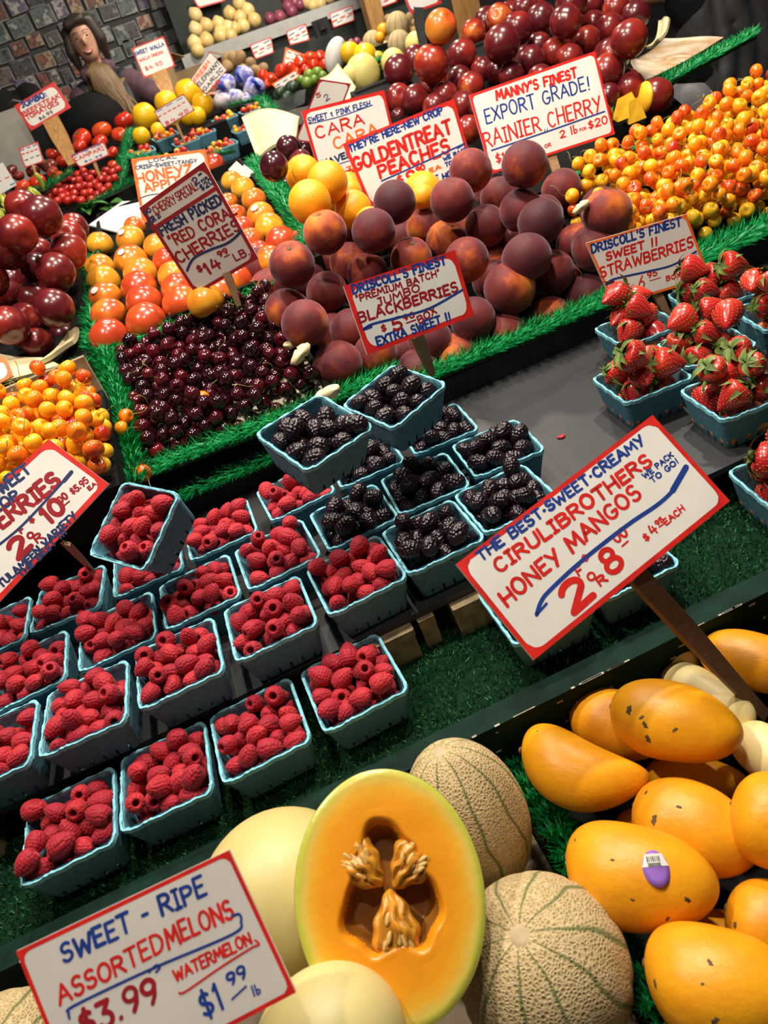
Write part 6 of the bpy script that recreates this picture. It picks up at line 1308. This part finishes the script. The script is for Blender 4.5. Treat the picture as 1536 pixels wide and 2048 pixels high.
# the smiling person at the back: built in local axes, facing the aisle (-y), head centre from the photograph
hc = at(167, 80, 4.25); base = np.array([hc[0], hc[1] + .05, 0]); W = empty('person', base, 'smiling person in plum hoodie and navy vest reaching to the right', 'person')
h = hc - base; v = lambda x, y, z: h + np.array([x, y, z])
body = smooth_body('body', [('e', v(0, 0, 0), (.075, .092, .115), None), ('e', v(0, -.03, -.065), (.055, .06, .055), None), ('e', v(0, -.100, -.015), (.012, .020, .022), None), ('e', v(.078, .01, -.01), (.012, .02, .03), None), ('e', v(-.078, .01, -.01), (.012, .02, .03), None),
    ('c', [v(0, .02, -.08), v(0, .03, -.20)], [.055, .06]), ('e', v(0, .05, -.42), (.19, .12, .24), None), ('e', v(0, .05, -.75), (.17, .11, .22), None), ('c', [v(-.09, .06, -.85), v(-.10, .05, -1.25), v(-.10, .08, -1.62)], [.09, .07, .05]), ('c', [v(.09, .06, -.85), v(.10, .05, -1.25), v(.10, .08, -1.62)], [.09, .07, .05]),
    ('c', [v(.17, .04, -.27), v(.30, -.08, -.42), v(.50, -.22, -.47)], [.06, .05, .032]), ('c', [v(-.17, .04, -.27), v(-.24, .0, -.50), v(-.18, -.15, -.66)], [.06, .05, .032]),
    ('e', v(.56, -.25, -.48), (.045, .035, .018), None)] + [('c', [v(.58, -.25 + .018 * k, -.475), v(.615, -.265 + .020 * k, -.485), v(.635, -.27 + .021 * k, -.505)], [.009, .008, .006]) for k in range(-1, 3)] + [('c', [v(.545, -.285, -.47), v(.575, -.31, -.475)], [.010, .008])], 'skin', W)
smooth_body('hoodie', [('c', [v(.16, .045, -.27), v(.30, -.08, -.42), v(.47, -.20, -.465)], [.075, .066, .048]), ('c', [v(-.16, .045, -.27), v(-.24, .0, -.50), v(-.19, -.13, -.64)], [.075, .066, .048]), ('e', v(0, .055, -.43), (.195, .128, .25), None), ('c', [v(-.07, .0, -.165), v(0, .07, -.13), v(.07, .0, -.165)], [.045, .06, .045])], 'hoodie', W, .014)
smooth_body('vest', [('e', v(0, .06, -.46), (.205, .140, .27), None), ('e', v(0, .055, -.78), (.19, .13, .24), None), ('c', [v(-.12, .05, -.24), v(-.10, -.03, -.40)], [.06, .05]), ('c', [v(.12, .05, -.24), v(.10, -.03, -.40)], [.06, .05])], 'vest', W, .014)
smooth_body('hair', [('e', v(0, .035, .035), (.090, .098, .105), None), ('c', [v(-.075, .0, .06), v(-.095, .0, -.04), v(-.088, .015, -.13)], [.03, .036, .02]), ('c', [v(.07, -.02, .08), v(.095, -.015, -.02), v(.09, .01, -.12)], [.035, .038, .02]), ('c', [v(-.05, -.055, .085), v(.03, -.065, .095)], [.03, .03])], 'hair_brown', W, .010)
for s_ in (-1, 1):
    mb = MB(); mb.blob(12, 8, lambda t, p: (.009 * math.sin(t) * math.cos(p), .005 * math.sin(t) * math.sin(p), .0035 * math.cos(t))); o = mb.build('eye', M['eye'], W); o.location = [float(c) for c in v(s_ * .030, -.083, .012)]
    mb = MB(); mb.tube([v(s_ * .012, -.098, .034), v(s_ * .030, -.096, .040), v(s_ * .050, -.082, .034)], .0022, 6); mb.build('eyebrow', M['hair_brown'], W)
    mb = MB(); mb.tube([v(s_ * .030 + .022 * math.cos(a), -.104 + .012 * abs(math.cos(a)) ** 2, .010 + .017 * math.sin(a)) for a in np.linspace(0, 6.283, 17)], .0007, 6); mb.build('glasses_rim', M['eye'], W)
mb = MB(); mb.tube([v(-.030, -.082, -.058), v(-.015, -.093, -.066), v(.0, -.097, -.069), v(.015, -.093, -.066), v(.030, -.082, -.058)], [.003, .007, .008, .007, .003], 8); mb.build('mouth', M['lips'], W)
mb = MB(); mb.tube([v(-.020, -.093, -.062), v(0, -.104, -.067), v(.020, -.093, -.062)], [.002, .0035, .002], 6); mb.build('teeth', M['white'], W)
# the fair-haired person bending down, seen from behind
hc = at(212, 178, 3.95); base = np.array([hc[0], hc[1], 0]); W = empty('person', base, 'fair-haired person in black jacket bending over, seen from behind', 'person'); h = hc - base; v = lambda x, y, z: h + np.array([x, y, z])
smooth_body('body', [('e', v(0, .02, 0), (.075, .095, .11), None), ('c', [v(-.02, .0, -.08), v(-.05, -.02, -.16)], [.05, .06]), ('e', v(-.10, -.04, -.34), (.19, .14, .22), None), ('e', v(-.14, -.05, -.62), (.17, .14, .22), None), ('c', [v(-.22, -.05, -.75), v(-.22, -.05, -1.1), v(-.22, -.02, -1.38)], [.09, .07, .05]), ('c', [v(-.04, -.05, -.75), v(-.04, -.05, -1.1), v(-.04, -.02, -1.38)], [.09, .07, .05]),
    ('c', [v(.08, -.02, -.22), v(.24, .05, -.34), v(.34, .20, -.30)], [.06, .05, .035]), ('c', [v(-.28, -.04, -.24), v(-.36, .06, -.45), v(-.28, .22, -.50)], [.06, .05, .035]), ('e', v(.37, .25, -.29), (.03, .045, .02), None)], 'skin', W)
smooth_body('jacket', [('e', v(-.13, -.06, -.13), (.20, .15, .15), None), ('e', v(-.12, -.05, -.33), (.22, .16, .24), None), ('e', v(-.14, -.05, -.64), (.20, .16, .25), None), ('c', [v(.06, -.02, -.21), v(.24, .05, -.34), v(.32, .17, -.305)], [.085, .075, .055]), ('c', [v(-.27, -.04, -.24), v(-.36, .06, -.45), v(-.29, .20, -.50)], [.085, .075, .055]), ('c', [v(-.12, .02, -.15), v(.02, .0, -.15)], [.055, .055])], 'jacket', W, .016)
mb = MB(); q = random.Random(12)
mb.blob(24, 16, lambda t, p: (.080 * math.sin(t) * math.cos(p), .098 * math.sin(t) * math.sin(p), .100 * math.cos(t)), 0, lambda u: u + v(0, 0, .02))
for k in range(90):                                       # long strands from the crown down the back, gathered to the right
    a = q.uniform(math.pi * .9, math.pi * 2.1); ca_, sa_ = math.cos(a), math.sin(a); e_ = q.uniform(.7, 1.15); w_ = q.uniform(-.035, .035)
    mb.tube([v(.01 * ca_, .01 * sa_, .124), v(.06 * ca_, .075 * sa_, .09), v(.086 * ca_, .105 * sa_, .01), v(.080 * ca_ * .8 + .03, .10 * sa_ - .02, -.08 * e_), v(.07 + .035 * ca_ + w_, -.12 + w_, -.18 * e_), v(.115 + w_, -.15 + w_ * .5, -.29 * e_)], [.007, .010, .010, .009, .007, .002], 5)
mb.build('hair', M['hair_blond'], W)
# the sleeve of somebody at the left edge
hc = at(-60, 110, 3.9); base = np.array([hc[0], hc[1], 0]); W = empty('person', base, 'person in black jacket mostly outside the left edge', 'person'); h = hc - base; v = lambda x, y, z: h + np.array([x, y, z])
smooth_body('body', [('e', v(0, 0, 0), (.075, .095, .115), None), ('c', [v(0, .01, -.08), v(0, .02, -.2)], [.055, .06]), ('e', v(0, .02, -.45), (.19, .13, .26), None), ('c', [v(-.09, .02, -.75), v(-.09, .02, -1.2), v(-.09, .02, -1.5)], [.09, .07, .05]), ('c', [v(.09, .02, -.75), v(.09, .02, -1.2), v(.09, .02, -1.5)], [.09, .07, .05]), ('c', [v(.19, .02, -.28), v(.26, -.02, -.55), v(.24, -.14, -.76)], [.06, .05, .035])], 'skin', W)
smooth_body('jacket', [('e', v(0, .02, -.47), (.215, .15, .30), None), ('e', v(0, .02, -.75), (.20, .15, .2), None), ('c', [v(.18, .02, -.27), v(.27, -.02, -.55), v(.25, -.12, -.73)], [.08, .075, .055])], 'jacket', W, .016)
# the stall keeper at the top right: black apron, grey shirt, forearm reaching over the nectarines
tc_ = at(1475, 20, 2.35); base = np.array([tc_[0], tc_[1], 0]); W = empty('person', base, 'stall keeper in black apron leaning over the nectarines, head outside the picture', 'person'); h = tc_ - base; v = lambda x, y, z: h + np.array([x, y, z])
el = at(1345, -25, 2.38) - base; wr = at(1215, 8, 2.30) - base
smooth_body('body', [('e', v(0, .05, .12), (.20, .13, .22), None), ('e', v(0, .05, -.18), (.18, .13, .25), None), ('c', [v(0, .02, .30), v(-.02, -.02, .42)], [.06, .06]), ('e', v(-.02, -.04, .52), (.078, .098, .118), None), ('c', [v(-.09, .06, -.35), v(-.09, .06, -.8), v(-.09, .06, -1.25)], [.10, .08, .06]), ('c', [v(.09, .06, -.35), v(.09, .06, -.8), v(.09, .06, -1.25)], [.10, .08, .06]),
    ('c', [v(-.19, .02, .24), el, wr], [.065, .050, .034]), ('e', wr + np.array([-.06, -.01, -.02]), (.05, .035, .022), None)] + [('c', [wr + np.array([-.09, -.02 + .018 * k, -.02]), wr + np.array([-.13, -.025 + .02 * k, -.03]), wr + np.array([-.15, -.025 + .02 * k, -.05])], [.010, .009, .007]) for k in range(-1, 3)] + [('c', [wr + np.array([-.05, -.045, -.03]), wr + np.array([-.085, -.07, -.045])], [.012, .009])], 'skin', W)
smooth_body('shirt', [('e', v(0, .05, .12), (.215, .145, .235), None), ('e', v(0, .05, -.10), (.20, .145, .2), None), ('c', [v(-.18, .02, .23), el * .75 + v(-.18, .02, .23) * .25], [.085, .07])], 'jacket', W, .016)
smooth_body('apron', [('e', v(.01, .03, -.02), (.20, .150, .26), None), ('e', v(.02, .02, -.30), (.21, .15, .30), None)] + [('c', [v(-.16 + .06 * k, -.09 - .02 * (k % 2), .12), v(-.13 + .07 * k, -.11, -.1), v(-.17 + .075 * k, -.10, -.4)], [.022, .028, .03]) for k in range(5)], 'apron_cloth', W, .016)
smooth_body('trousers', [('c', [v(-.11, .05, -.25), v(-.11, .05, -.8), v(-.10, .06, -1.28)], [.125, .10, .085]), ('c', [v(.11, .05, -.25), v(.11, .05, -.8), v(.10, .06, -1.28)], [.125, .10, .085])], 'grey_cloth', W, .016)
